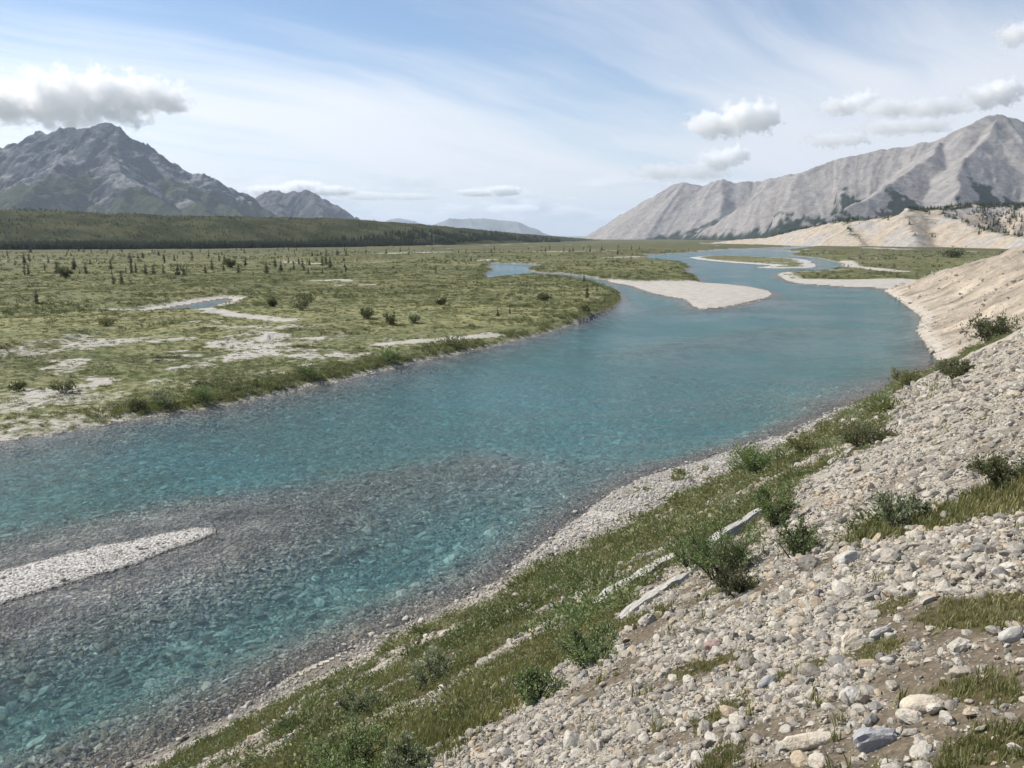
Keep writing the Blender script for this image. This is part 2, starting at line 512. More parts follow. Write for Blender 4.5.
def mat_plain():
    m, t, out = new_mat("floodplain_cover")
    P = pos(t)
    col = t.attr("cover", 'Color'); gr = t.attr("gravel")
    nb_ = t.noise(P, 0.9, 5, .62); nf = t.noise(P, 4.0, 4, .6)
    nl = t.noise(t.mapping(P, scale=(1, 1, .2)), 0.16, 4, .6)
    dark = t.smooth(nb_, .36, .62, .62, 1.22)
    green = t.mix(1.0, col, t.comb(dark, dark, dark), 'MULTIPLY')
    green = t.mix(t.smooth(nl, .52, .66), green, t.mix(1.0, green, (.74, .82, .72, 1), 'MULTIPLY'))
    vor = t.node('ShaderNodeTexVoronoi'); t.put(vor.inputs['Vector'], P); vor.inputs['Scale'].default_value = 6.0
    pale = t.mix(vor.outputs['Color'], (.38, .355, .31, 1), (.58, .55, .49, 1))
    pale = t.mix(t.smooth(t.noise(P, .35, 4, .6), .4, .65), pale, (.40, .37, .31, 1))
    f = t.smooth(t.math('ADD', gr, t.math('MULTIPLY', t.math('SUBTRACT', t.noise(P, .9, 7, .78), .5), 3.0)), .36, .80)
    wet = t.smooth(t.sep(P)[2], .0, .07)
    pale = t.mix(wet, (.13, .12, .10, 1), pale)
    base = t.mix(f, green, pale)
    h = t.math('ADD', t.math('MULTIPLY', nb_, .6), t.math('MULTIPLY', nf, .25))
    principled(t, out, base, .95, t.bump(h, .9, .7), .15)
    return m


def mat_bar():
    m, t, out = new_mat("gravel_bar_cobbles")
    P = pos(t)
    vor = t.node('ShaderNodeTexVoronoi'); t.put(vor.inputs['Vector'], P); vor.inputs['Scale'].default_value = 7.0
    pale = t.mix(t.sep(vor.outputs['Color'])[0], (.36, .34, .31, 1), (.58, .56, .52, 1))
    gr = t.attr("gravel")
    f = t.smooth(t.math('ADD', gr, t.math('MULTIPLY', t.math('SUBTRACT', t.noise(P, .12, 4, .6), .5), 1.2)), .25, .45)
    pale = t.mix(f, t.attr("cover", 'Color'), pale)
    wet = t.smooth(t.sep(P)[2], .0, .08)
    base = t.mix(wet, (.10, .095, .085, 1), pale)
    principled(t, out, base, .9, t.bump(vor.outputs['Distance'], .8, .12), .2)
    return m


def mat_bed():
    m, t, out = new_mat("river_bed_cobbles")
    P = pos(t)
    Pd = t.vmath('ADD', P, t.vmath('SCALE', t.noise(P, 1.2, 3, .6, out=1), .35))
    vor = t.node('ShaderNodeTexVoronoi'); t.put(vor.inputs['Vector'], Pd); vor.inputs['Scale'].default_value = 3.2
    vo2 = t.node('ShaderNodeTexVoronoi'); t.put(vo2.inputs['Vector'], Pd); vo2.inputs['Scale'].default_value = 9.0
    r1 = t.sep(vor.outputs['Color'])[0]; r2 = t.sep(vo2.outputs['Color'])[1]
    c = t.mix(t.math('POWER', r1, 2.2), (.15, .15, .13, 1), (.58, .57, .51, 1))
    c = t.mix(.45, c, t.mix(t.math('POWER', r2, 1.6), (.13, .125, .105, 1), (.46, .45, .40, 1)))
    c = t.mix(t.math('MULTIPLY', t.attr('gravel'), .75), c, t.mix(r2, (.085, .062, .042, 1), (.19, .145, .10, 1)))
    patch = t.smooth(t.noise(P, .35, 5, .6), .38, .66, .65, 1.3)
    c = t.mix(1.0, c, t.comb(patch, patch, patch), 'MULTIPLY')
    principled(t, out, c, .9, t.bump(vor.outputs['Distance'], .7, .25), .1)
    return m


def mat_bank(name="scree_bank"):
    m, t, out = new_mat(name)
    P = pos(t)
    vor = t.node('ShaderNodeTexVoronoi'); t.put(vor.inputs['Vector'], P); vor.inputs['Scale'].default_value = 16.0
    vo2 = t.node('ShaderNodeTexVoronoi'); t.put(vo2.inputs['Vector'], P); vo2.inputs['Scale'].default_value = 38.0
    tint = t.mix(.5, vor.outputs['Color'], vo2.outputs['Color'])
    v = t.smooth(t.sep(tint)[0], .1, .9, .78, 1.2)
    c = t.mix(1.0, t.attr("cover", 'Color'), t.comb(v, v, v), 'MULTIPLY')
    veg = t.attr("gravel")
    nf = t.noise(P, 9.0, 5, .65)
    f = t.smooth(t.math('ADD', veg, t.math('MULTIPLY', t.math('SUBTRACT', t.noise(P, 2.2, 5, .65), .5), 1.3)), .42, .6)
    soil = t.mix(nf, (.048, .037, .021, 1), (.125, .108, .052, 1))
    base = t.mix(f, c, soil)
    wet = t.smooth(t.sep(P)[2], .05, .3)
    base = t.mix(wet, t.mix(.35, (.075, .062, .05, 1), base), base)
    h = t.math('ADD', t.math('MULTIPLY', vor.outputs['Distance'], .05), t.math('MULTIPLY', t.noise(P, 3.0, 6, .65), .10))
    principled(t, out, base, .95, t.bump(h, .9, 1.0), .15)
    return m


def mat_bluff():
    m, t, out = new_mat("bluff_silt")
    P = pos(t)
    c = t.attr("cover", 'Color')
    n = t.noise(P, .8, 6, .65); n2 = t.noise(t.mapping(P, scale=(1, 1, 2.5)), 4.0, 5, .6)
    v = t.math('MULTIPLY', t.smooth(n, .3, .7, .82, 1.12), t.smooth(n2, .3, .7, .88, 1.1))
    c = t.mix(1.0, c, t.comb(v, v, v), 'MULTIPLY')
    principled(t, out, c, .95, t.bump(t.math('ADD', t.math('MULTIPLY', n, .5), t.math('MULTIPLY', n2, .25)), 1.0, 1.3), .1)
    return m


def mat_mount(name, scale, bumpd, st=.7):
    m, t, out = new_mat(name)
    P = pos(t)
    c = t.attr("cover", 'Color')
    n = t.noise(P, scale, 7, .65); n2 = t.noise(t.mapping(P, rot=(.25, .2, 0), scale=(.6, .6, 5.0)), scale * 2.2, 6, .68)
    v = t.math('MULTIPLY', t.smooth(n, .28, .72, .80, 1.16), t.smooth(n2, .3, .7, .86, 1.12))
    c = t.mix(1.0, c, t.comb(v, v, v), 'MULTIPLY')
    principled(t, out, c, 1.0, t.bump(t.math('ADD', n, t.math('MULTIPLY', n2, .6)), st, bumpd), .05)
    return m


# ------------------------------------------------------------------ the valley sheet
th_in = np.linspace(-37, 37, 640)
th = np.concatenate([np.linspace(-180, -75, 30, endpoint=False), np.linspace(-75, -37, 50, endpoint=False), th_in, np.linspace(37, 75, 50)[1:], np.linspace(75, 180, 30)[1:]])
th = np.radians(th)
def geo(a, b, f):
    n = max(2, int(math.log(b / a) / f)); return np.geomspace(a, b, n, endpoint=False)
rr = np.concatenate([geo(.5, 12, .0115), geo(12, 85, .0062), geo(85, 1000, .014), geo(1000, 60000, .055), [60000]])
TH, RR = np.meshgrid(th, rr)
GX = RR * np.sin(TH); GY = RR * np.cos(TH)
sh = GX.shape
gz, gk, gg, gt, gsd, gd, gfs = [a.reshape(sh) for a in terrain(GX.ravel(), GY.ravel())]
nr, nc = sh
qi = np.arange(nr - 1)[:, None] * nc + np.arange(nc - 1)[None, :]
quads = np.stack([qi, qi + nc, qi + nc + 1, qi + 1], -1).reshape(-1, 4)   # faces up
V = np.stack([GX.ravel(), GY.ravel(), gz.ravel()], -1)
xf, yf = GX.ravel(), GY.ravel()
tone = gt.ravel()[:, None]
olive = np.array([.275, .258, .122]); green = np.array([.170, .176, .082])
cov_plain = olive * (1 - tone) + green * tone
nrd = fbm(xf / 25, yf / 12, 4, 130)[:, None]
cov_plain = cov_plain * (1 + .35 * nrd)
Rv = np.hypot(xf, yf)[:, None]
cov_plain = cov_plain * (1 - .22 * sstep(160, 350, Rv) - .25 * sstep(500, 1200, Rv))
# scree bank cover
fs_, d_ = gfs.ravel(), gd.ravel()
s_near = (xf - T0[0]) * TD[0] + (yf - T0[1]) * TD[1]
d_near = (xf - T0[0]) * TN[0] + (yf - T0[1]) * TN[1]


def bank_veg(s, d, x, y):
    nz = fbm(x / 1.7, y / 1.7, 4, 71); nz2 = fbm(x / 6, y / 6, 3, 72)
    sw, dw_ = s + .5 * nz * np.clip(np.hypot(x, y) / 15, .2, 3), d + .7 * nz2 * np.clip(np.hypot(x, y) / 15, .1, 1.5)
    b = poly_sd(sw, dw_, VEG_BAND)
    veg = sstep(.5, -.6, b) * (1 - .92 * sstep(-.10, .16, .8 * nz2 + .6 * nz + .16 * np.sin(d * 1.7 + s * .08 + 2 * nz2)))
    veg = np.maximum(veg, sstep(.25, -.25, poly_sd(sw, dw_, VEG_STRIP)))
    moss = np.zeros_like(veg)
    for m_ in MOSS:
        moss = np.maximum(moss, sstep(.06, -.06, poly_sd(s + .12 * nz, d + .12 * nz, m_)))
    return veg, moss


veg_b = np.zeros_like(xf); moss_b = np.zeros_like(xf)
mk = gk.ravel() == 2
veg_b[mk], moss_b[mk] = bank_veg(s_near[mk], d_near[mk], xf[mk], yf[mk])
nzs = fbm(s_near / 9, d_near / 1.2, 4, 81)
cov_bank = np.array([.38, .348, .29]) * (1 + .18 * nzs[:, None]) 
soil_ = (sstep(.02, .25, .16 * sstep(8, 4, Rv[:, 0]) * sstep(.3, .55, xf / (np.abs(yf) + .1)) + fbm(xf / .9, yf / .9, 3, 611) + .35 * sstep(9, 3, Rv[:, 0]) * fbm(xf / 2.2, yf / 2.2, 2, 617)) * sstep(22, 8, Rv[:, 0]))[:, None]
cov_bank = cov_bank * (1 - soil_) + np.array([.145, .118, .084]) * soil_
warm = sstep(.15, .5, fbm(s_near / 6, d_near / 2.5, 3, 85))[:, None] * (1 - soil_)
cov_bank = cov_bank * (1 - .5 * warm) + np.array([.44, .34, .25]) * .5 * warm
# tan bluff cover, streaked down its face
stre = fbm(fs_ / 2.2, d_ / 14, 4, 88)[:, None]; stre2 = fbm(fs_ / 9, d_ / 5, 4, 89)[:, None]
cov_bluff = np.array([.43, .365, .285]) * (1 + .75 * stre + .45 * stre2)
low = sstep(2.8, 1.4, d_)[:, None]
cov_bluff = cov_bluff * (1 - low) + np.array([.56, .50, .42]) * low
top = sstep(0.0, .30, (.9 * stre2[:, 0] + .5) * sstep(-3.5, -.3, V[:, 2] - np.interp(fs_, [110, 169, 218, 255, 273, 290], [34, 24, 15.5, 9, 3.2, 3.0])) - .35)[:, None]
cov_bluff = cov_bluff * (1 - top) + np.array([.10, .10, .045]) * top
cov = cov_plain.copy(); kf = gk.ravel()
cov[kf == 2] = cov_bank[kf == 2]; cov[kf == 3] = cov_bluff[kf == 3]
grav = gg.ravel().copy(); grav[kf == 2] = np.maximum(veg_b, moss_b)[kf == 2]

fk = kf[quads]                                            # kind of each face = highest kind of its corners
face_kind = np.where((fk == 2).any(1), 2, np.where((fk == 3).any(1), 3, np.where((fk == 4).any(1), 4, np.where((fk == 1).all(1), 1, np.where((fk == 1).any(1), 1, 0)))))
M_PLAIN, M_BED, M_BANK, M_BLUFF, M_BAR = mat_plain(), mat_bed(), mat_bank(), mat_bluff(), mat_bar()
LAND = {}
for k, nm, mt, lab, cat in ((0, 'floodplain', M_PLAIN, 'wide olive green grassy floodplain across the river', 'floodplain'),
                            (1, 'riverbed', M_BED, 'stony river bed seen through the clear water', 'riverbed'),
                            (2, 'hillside', M_BANK, 'steep pale scree hillside falling to the river in the foreground', 'hillside'),
                            (3, 'bluff', M_BLUFF, 'bare tan eroded bluff above the river bend at right', 'bluff')):
    f = quads[face_kind == k]
    idx, inv = np.unique(f, return_inverse=True)
    me = mesh_np(nm, V[idx], inv.reshape(-1, 4), mt, True, {'gravel': grav[idx]}, {'cover': cov[idx]})
    LAND[nm] = tag(link(nm, me), lab, cat, kind='structure')
fbar = quads[face_kind == 4]
cen = V[fbar].mean(1)
nearm = np.hypot(cen[:, 0], cen[:, 1]) < 130
for nm, sel, lab in (('gravel_bar', nearm, 'pale cobble bar in the river at the left edge'), ('gravel_bar', ~nearm, 'long gravel bar with low green willows in the far bend')):
    f = fbar[sel]; idx, inv = np.unique(f, return_inverse=True)
    me = mesh_np(nm, V[idx], inv.reshape(-1, 4), M_BAR, True, {'gravel': grav[idx] if nm and not sel is nearm else np.ones(len(idx))}, {'cover': cov[idx]})
    o = tag(link(nm, me), lab, 'gravel bar', kind='structure')
    LAND.setdefault('bars', []).append(o)


def ground(x, y):
    x = np.atleast_1d(np.asarray(x, float)); y = np.atleast_1d(np.asarray(y, float))
    return terrain(x, y)


# ------------------------------------------------------------------ river water
def mat_water():
    m, t, out = new_mat("river_water")
    P = pos(t)
    Pr = t.mapping(P, rot=(0, 0, rad(-36)), scale=(1, 1, 1))
    n1 = t.noise(t.mapping(Pr, scale=(1.0, .55, 1)), .75, 3, .6)
    n2 = t.noise(t.mapping(Pr, scale=(1.0, .6, 1)), 3.2, 4, .68)
    n3 = t.noise(Pr, .22, 2, .5)
    calm = t.smooth(t.noise(Pr, .05, 3, .55), .36, .6, .45, 1.1)
    h = t.math('MULTIPLY', t.math('ADD', t.math('MULTIPLY', n1, .52), t.math('ADD', t.math('MULTIPLY', n2, .30), t.math('MULTIPLY', n3, .35))), calm)
    N = t.bump(h, 1.0, .85)
    fr = t.node('ShaderNodeFresnel'); fr.inputs[0].default_value = 1.333; t.l.new(t.bump(h, .60, .85), fr.inputs['Normal'])
    gl = t.node('ShaderNodeBsdfGlossy'); gl.inputs['Roughness'].default_value = .10; t.l.new(N, gl.inputs['Normal'])
    tr = t.node('ShaderNodeBsdfTransparent')
    mx = t.node('ShaderNodeMixShader')
    t.l.new(fr.outputs[0], mx.inputs[0]); t.l.new(tr.outputs[0], mx.inputs[1]); t.l.new(gl.outputs[0], mx.inputs[2])
    t.l.new(mx.outputs[0], out.inputs[0])
    ab = t.node('ShaderNodeVolumeAbsorption')
    ab.inputs[0].default_value = (.20, .79, .82, 1); ab.inputs[1].default_value = .30
    sc_ = t.node('ShaderNodeVolumeScatter')               # a little glacier flour in the water
    sc_.inputs[0].default_value = (.50, .88, .96, 1); sc_.inputs[1].default_value = .050
    ad = t.node('ShaderNodeAddShader')
    t.l.new(ab.outputs[0], ad.inputs[0]); t.l.new(sc_.outputs[0], ad.inputs[1])
    t.l.new(ad.outputs[0], out.inputs[1])
    return m


def box_mesh(name, x0, x1, y0, y1, z0, z1, mat):
    v = [(x, y, z) for z in (z0, z1) for y in (y0, y1) for x in (x0, x1)]
    f = [(0, 2, 3, 1), (4, 5, 7, 6), (0, 1, 5, 4), (2, 6, 7, 3), (0, 4, 6, 2), (1, 3, 7, 5)]
    return mesh_np(name, v, f, mat, False)


river = link('river', box_mesh('river', -900, 1500, -500, 3600, -9.0, 0.0, mat_water()))
tag(river, 'clear turquoise river running over its stony bed', 'river', kind='structure')

# ------------------------------------------------------------------ mountains, benches, bluffs
def massif(name, ridges, slope, base, nu, nv, margin, mat, colour, label, cat='mountain', jag=20., gully=(60., 220., 900.), warp=(120., 900.), rough=(40., 500.),
           back=None, seed=1, k=60., concave=0.0, clipb=-30., sharp=False):
    """a height field grown from ridge lines; ridges = lists of (x, y, z)"""
    P = np.array([p for r in ridges for p in r], float)
    c = P[:, :2].mean(0)
    ax = np.array(ridges[0][-1][:2]) - np.array(ridges[0][0][:2]); ax = ax / np.linalg.norm(ax); ay = np.array([-ax[1], ax[0]])
    u = (P[:, :2] - c) @ ax; v = (P[:, :2] - c) @ ay
    U, Vv = np.meshgrid(np.linspace(u.min() - margin[0], u.max() + margin[1], nu), np.linspace(v.min() - margin[2], v.max() + margin[3], nv))
    X = (c[0] + U * ax[0] + Vv * ay[0]).ravel(); Y = (c[1] + U * ax[1] + Vv * ay[1]).ravel()
    Xw = X + warp[0] * fbm(X / warp[1], Y / warp[1], 4, seed); Yw = Y + warp[0] * fbm(X / warp[1], Y / warp[1], 4, seed + 3)
    H = np.full(X.shape, -1e4); DD = np.full(X.shape, 1e9); UU = np.zeros(X.shape)
    for i, r in enumerate(ridges):
        R_ = np.array(r, float)
        xx, yy = (X, Y) if i == 0 and False else (Xw, Yw)
        d, s, side = line_near(xx, yy, R_)
        L = np.concatenate([[0], np.cumsum(np.hypot(*np.diff(R_[:, :2], axis=0).T))])
        zr = np.interp(s, L, R_[:, 2])
        zr = zr + jag * fbm(s / (jag * 6), s * 0 + i * 7.7, 4, seed + 5) * np.clip((zr - base) / (jag * 8), 0, 1)
        g = gully[0] * ridged(s / gully[1] + .0006 * d, d / gully[2] + i * 3.3, 4, seed + 40 + i) * np.clip(d / (gully[1] * 1.2), 0, 1) * np.clip((zr - slope * d - base) / (gully[0] * 3), 0, 1)
        sl = slope
        if back is not None and i == 0:
            sl = np.where(side < 0, back, slope)
        fall = sl * d
        if concave > 0:
            hr = np.maximum(zr - base, 1.0)
            fall = fall * (1 - concave) + concave * hr * (1 - np.exp(-1.5 * fall / hr))
        h = zr - fall + g
        UU = np.where(h > H, s + i * 5000, UU); DD = np.where(h > H, d, DD)
        H = smax(H, h, k)
    rn = (ridged(X / rough[1], Y / rough[1], 5, seed + 60, .56) - .45) * 1.3 if sharp else fbm(X / rough[1], Y / rough[1], 5, seed + 60)
    H = H + rough[0] * rn * np.clip((H - base) / (rough[0] * 5), 0, 1)
    H = smax(H, np.full(H.shape, base + clipb), k * .5)
    qi = np.arange(nv - 1)[:, None] * nu + np.arange(nu - 1)[None, :]
    F = np.stack([qi, qi + 1, qi + nu + 1, qi + nu], -1).reshape(-1, 4)
    keep = H[F].max(1) > base + clipb * .6
    F = F[keep]
    gx = np.gradient(H.reshape(nv, nu), (U[0, 1] - U[0, 0]), axis=1).ravel(); gy = np.gradient(H.reshape(nv, nu), (Vv[1, 0] - Vv[0, 0]), axis=0).ravel()
    st = np.hypot(gx, gy)
    cv = colour(X, Y, H, st, UU, DD)
    idx, inv = np.unique(F, return_inverse=True)
    me = mesh_np(name, np.stack([X, Y, H], -1)[idx], inv.reshape(-1, 4), mat, True, None, {'cover': np.clip(cv[idx], .004, .95)})
    o = link(name, me)
    tag(o, label, cat, kind='structure')
    grid = (c, ax, ay, U[0], Vv[:, 0], H.reshape(nv, nu))
    return o, grid


def on_grid(grid, x, y):
    c, ax, ay, us, vs, H = grid
    u = (x - c[0]) * ax[0] + (y - c[1]) * ax[1]; v = (x - c[0]) * ay[0] + (y - c[1]) * ay[1]
    fu = np.clip((u - us[0]) / (us[1] - us[0]), 0, len(us) - 1.001); fv = np.clip((v - vs[0]) / (vs[1] - vs[0]), 0, len(vs) - 1.001)
    i, j = fu.astype(int), fv.astype(int); a, b = fu - i, fv - j
    return (H[j, i] * (1 - a) + H[j, i + 1] * a) * (1 - b) + (H[j + 1, i] * (1 - a) + H[j + 1, i + 1] * a) * b


def lerp(a, b, f):
    f = np.asarray(f)[:, None]
    return np.asarray(a) * (1 - f) + np.asarray(b) * f


def col_left(X, Y, H, st, UU, DD):
    n = fbm(X / 500, Y / 500, 5, 201); n2 = fbm(X / 120, H / 60, 4, 205)
    rock = lerp((.36, .365, .375), (.12, .132, .155), sstep(-.3, .3, n2 + .6 * (st - .85) + .5 * sstep(650, 1000, H)))
    scree = lerp((.40, .375, .35), (.29, .28, .27), sstep(-.2, .3, n))
    c = lerp(rock, rock * 0 + scree, sstep(.80, .60, st + .25 * n2) * sstep(950, 700, H))
    gr = lerp((.070, .088, .042), (.115, .13, .062), sstep(-.3, .4, n2))
    g = sstep(60, -60, H - 420 - 420 * n - 130 * n2 - 160 * sstep(-3200, -4300, X))
    c = lerp(c, gr, g)
    c = lerp(c, np.broadcast_to([.026, .036, .026], c.shape), sstep(40, -40, H - 110 - 200 * n - 40 * n2))
    return c


def col_right(X, Y, H, st, UU, DD):
    n = fbm(X / 400, Y / 400, 5, 211)
    rill = fbm(UU / 55, DD / 900, 4, 213); rill2 = fbm(UU / 170, DD / 1500, 3, 215)
    c = np.array([.300, .280, .262]) * (1 + .16 * rill + .14 * rill2 + .14 * n)[:, None]
    dark = sstep(.28, .55, ridged(UU / 260, DD / 260, 4, 219) * .6 + n * .5 - DD / 1500) * .5
    c = lerp(c, np.broadcast_to([.17, .165, .17], c.shape), dark)
    # spruce creeping up from the foot in tongues
    t_ = 135 + 330 * np.maximum(fbm(X / 330, X * 0, 3, 223), -.35) + 150 * fbm(X / 70, Y / 70, 4, 225, .65) + 60 * sstep(1600, 2100, X)
    east = sstep(900, 1900, X)
    g = sstep(18, -18, H - t_ * east + 30 * (1 - east))
    c = lerp(c, np.broadcast_to([.030, .040, .026], c.shape), g)
    return c


def col_far(a, b):
    def f(X, Y, H, st, UU, DD):
        n = fbm(X / 1500, Y / 1500, 5, 231)
        return lerp(a, b, sstep(-.3, .3, n))
    return f


def A(pts):
    return [at(*p) for p in pts]


M_ML = mat_mount("left_mountain_rock", .014, 90, 1.0); M_MR = mat_mount("right_mountain_scree", .02, 22, .6); M_MF = mat_mount("far_range_rock", .004, 60, .6)
left_main = A([(-190, 175, 8600), (-110, 160, 8600), (-40, 150, 8500), (0, 147, 8300), (30, 135, 8200), (60, 131, 8100), (85, 128, 8050), (108, 126, 8000), (121, 128, 8000), (128, 137, 8020), (140, 148, 8050),
               (165, 158, 8100), (195, 174, 8150), (225, 184, 8250), (250, 197, 8350), (275, 214, 8450), (300, 232, 8600)])
left_spurs = [A([(110, 126, 8000), (108, 150, 7600), (125, 176, 7150), (118, 205, 6700), (125, 228, 6200)]),
              A([(62, 131, 8100), (70, 158, 7500), (48, 172, 7000), (30, 190, 6600), (10, 215, 6200)]),
              A([(125, 176, 7150), (160, 200, 6800), (190, 225, 6400)]),
              A([(150, 153, 8060), (175, 188, 7600), (210, 214, 7100), (240, 232, 6800)]),
              A([(205, 178, 8200), (225, 205, 7800), (262, 230, 7300)]),
              A([(-5, 148, 8350), (-15, 180, 7700), (-40, 205, 7000)]),
              A([(-100, 160, 8600), (-110, 190, 7700), (-130, 215, 7000)])]
massif('mountain', [left_main] + left_spurs, .78, 0, 600, 270, (900, 900, 1400, 1500), M_ML, col_left, 'tall grey rocky mountain with green lower slopes at left', jag=40, gully=(120, 230, 900), warp=(70, 450),
       rough=(70, 420), seed=301, k=12, sharp=True)
sec = A([(225, 222, 11000), (242, 207, 10700), (255, 197, 10500), (270, 192, 10500), (290, 190, 10500), (310, 193, 10500), (330, 202, 10450), (345, 210, 10400), (358, 219, 10300), (375, 232, 10200)])
massif('mountain', [sec, A([(272, 192, 10500), (282, 212, 9900), (290, 232, 9400)]), A([(312, 193, 10500), (322, 215, 9900), (330, 232, 9500)])], .8, 0, 260, 120, (700, 700, 1200, 1100), M_ML,
       lambda X, Y, H, st, UU, DD: lerp((.24, .23, .22), (.09, .09, .10), sstep(-.3, .4, fbm(UU / 90, DD / 300, 4, 321))), 'smaller craggy grey peak right of the tall left mountain', jag=44, gully=(95, 150, 600), warp=(80, 400), rough=(55, 300), seed=331, k=10, sharp=True)
massif('far_range', [A([(432, 226, 25000), (440, 222, 25000), (452, 218.5, 25000), (470, 219, 25500), (492, 219.5, 25500), (512, 221, 25500), (524, 224, 25500), (538, 229, 25000), (552, 235, 25000), (562, 239, 25000)]),
                     A([(470, 219, 25500), (480, 230, 23500), (486, 238, 22500)]), A([(515, 221, 25500), (525, 232, 24000), (530, 238, 23500)])], .42, 0, 160, 60, (1200, 900, 2600, 2400), M_MF,
       col_far((.16, .17, .15), (.24, .23, .22)), 'low blue hazy range at the end of the valley', jag=50, gully=(90, 600, 2500), warp=(300, 2500), rough=(80, 1500), seed=341, k=80)
massif('far_range', [A([(378, 226, 27000), (390, 221, 27000), (400, 218.5, 27000), (408, 219, 27000), (416, 222.5, 27000), (428, 227, 27000), (440, 233, 27000)])], .5, 0, 90, 50, (900, 900, 2000, 2000), M_MF,
       col_far((.17, .17, .17), (.24, .23, .22)), 'small blue peak showing behind the forested bench', jag=60, gully=(90, 500, 2200), warp=(250, 2000), rough=(80, 1200), seed=351, k=80)
massif('far_range', [A([(500, 236.5, 36000), (540, 235.4, 36000), (575, 235.8, 36000), (610, 236.2, 36000), (660, 235.6, 36000)])], .2, 0, 80, 30, (900, 900, 2600, 2600), M_MF,
       col_far((.17, .17, .17), (.22, .22, .2)), 'faint blue line of hills closing the valley', jag=40, gully=(30, 900, 3000), warp=(250, 2000), rough=(30, 1500), seed=353, k=60)
r1 = A([(575, 240, 9800), (590, 233, 9500), (605, 225, 9200), (620, 215.5, 9000), (640, 204, 8600), (660, 192.5, 8300), (672, 184.5, 8100), (684, 182, 8000), (700, 185.5, 7900), (712, 181.5, 7850), (722, 179, 7800), (735, 182.5, 7750),
        (755, 181, 7700), (772, 178, 7600), (800, 172, 7500), (850, 160, 7300)])
massif('mountain', [r1, A([(722, 179, 7800), (722, 212, 7250), (712, 236, 6900)])], .72, 0, 420, 180,
       (600, 600, 1300, 1300), M_MR, col_right, 'pale grey scree mountain farther up the right side of the valley', jag=26, gully=(12, 75, 1500), warp=(45, 350), rough=(9, 110), seed=361, k=14)
r2 = A([(660, 247, 6300), (690, 238, 6000), (715, 224, 5850), (740, 207, 5750), (762, 192, 5700), (785, 180, 5650), (800, 172.5, 5600), (815, 165.5, 5600), (830, 160.5, 5600), (850, 155.5, 5550), (875, 150.5, 5500), (892, 147, 5450),
        (910, 146, 5400), (925, 142, 5350), (945, 137, 5300), (957, 131, 5250), (970, 123.5, 5200), (985, 117, 5200), (1000, 114, 5200), (1013, 118, 5200), (1024, 123, 5200), (1060, 119, 5150), (1130, 135, 5100), (1220, 160, 5000)])
massif('mountain', [r2, A([(945, 137, 5300), (925, 160, 4900), (880, 190, 4550), (820, 222, 4250)]), A([(1000, 114, 5200), (985, 140, 4950), (962, 160, 4700), (955, 195, 4350), (945, 228, 4050)]), A([(1030, 122, 5200), (1040, 165, 4700), (1050, 215, 4200)])], .70, 0, 620, 240, (500, 800, 1200, 1100), M_MR, col_right,
       'big pale scree mountain rising to the right edge', jag=22, gully=(8, 60, 1500), warp=(40, 300), rough=(7, 80), seed=371, k=10)


def col_bluff(X, Y, H, st, UU, DD):
    n = fbm(X / 70, Y / 70, 4, 241); rl = fbm(UU / 9, DD / 60, 4, 243)
    c = np.array([.43, .365, .285]) * (1 + .30 * rl + .2 * n)[:, None]
    c = lerp(c, np.broadcast_to([.37, .345, .315], c.shape), sstep(-.1, .3, n))
    g = sstep(.40, .28, st + .10 * n) * sstep(14, 22, H)
    c = lerp(c, np.broadcast_to([.050, .060, .028], c.shape), g)
    return c


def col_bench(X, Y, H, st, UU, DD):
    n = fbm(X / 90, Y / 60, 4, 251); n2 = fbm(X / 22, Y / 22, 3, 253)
    return lerp((.044, .052, .024), (.092, .092, .044), sstep(-.25, .35, n + .6 * n2))  # greens darkened: the cloud shadow over the bench is put into the colour


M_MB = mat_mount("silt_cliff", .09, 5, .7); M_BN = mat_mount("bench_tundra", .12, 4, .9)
cliff, cliff_grid = massif('cliff', [A([(700, 244, 2500), (735, 240, 2300), (765, 238, 2100), (790, 232, 1950), (812, 226.5, 1850), (830, 223, 1750), (860, 220.5, 1650), (887, 218, 1580), (906, 211, 1560), (940, 210, 1560), (995, 207, 1600), (1070, 203, 1500), (1250, 196, 1300)]),
       A([(941, 211, 1560), (975, 226, 1400), (1000, 233, 1270), (1050, 238, 1120)]), A([(840, 222, 1700), (850, 230, 1600), (862, 243, 1500)]), A([(906, 212, 1560), (915, 226, 1480), (918, 241, 1400)])], .62, 1, 420, 150, (250, 500, 330, 260), M_MB, col_bluff,
       'pale eroded silt cliff below the right mountains', 'cliff', jag=4, gully=(9, 26, 120), warp=(14, 90), rough=(3, 40), back=.03, seed=381, k=5, clipb=-8)
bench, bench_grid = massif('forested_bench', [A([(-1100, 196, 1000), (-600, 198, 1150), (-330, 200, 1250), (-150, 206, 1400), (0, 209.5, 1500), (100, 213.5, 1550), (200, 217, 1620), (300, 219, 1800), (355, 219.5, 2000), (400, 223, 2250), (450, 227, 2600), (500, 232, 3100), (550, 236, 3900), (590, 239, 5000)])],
       .20, 1, 640, 120, (500, 500, 900, 1000), M_BN, col_bench, 'long low green bench with scattered spruce below the left mountain', 'hill', jag=4, gully=(9, 90, 300), warp=(40, 200), rough=(4, 80), back=.012, seed=391, k=10, clipb=-8)

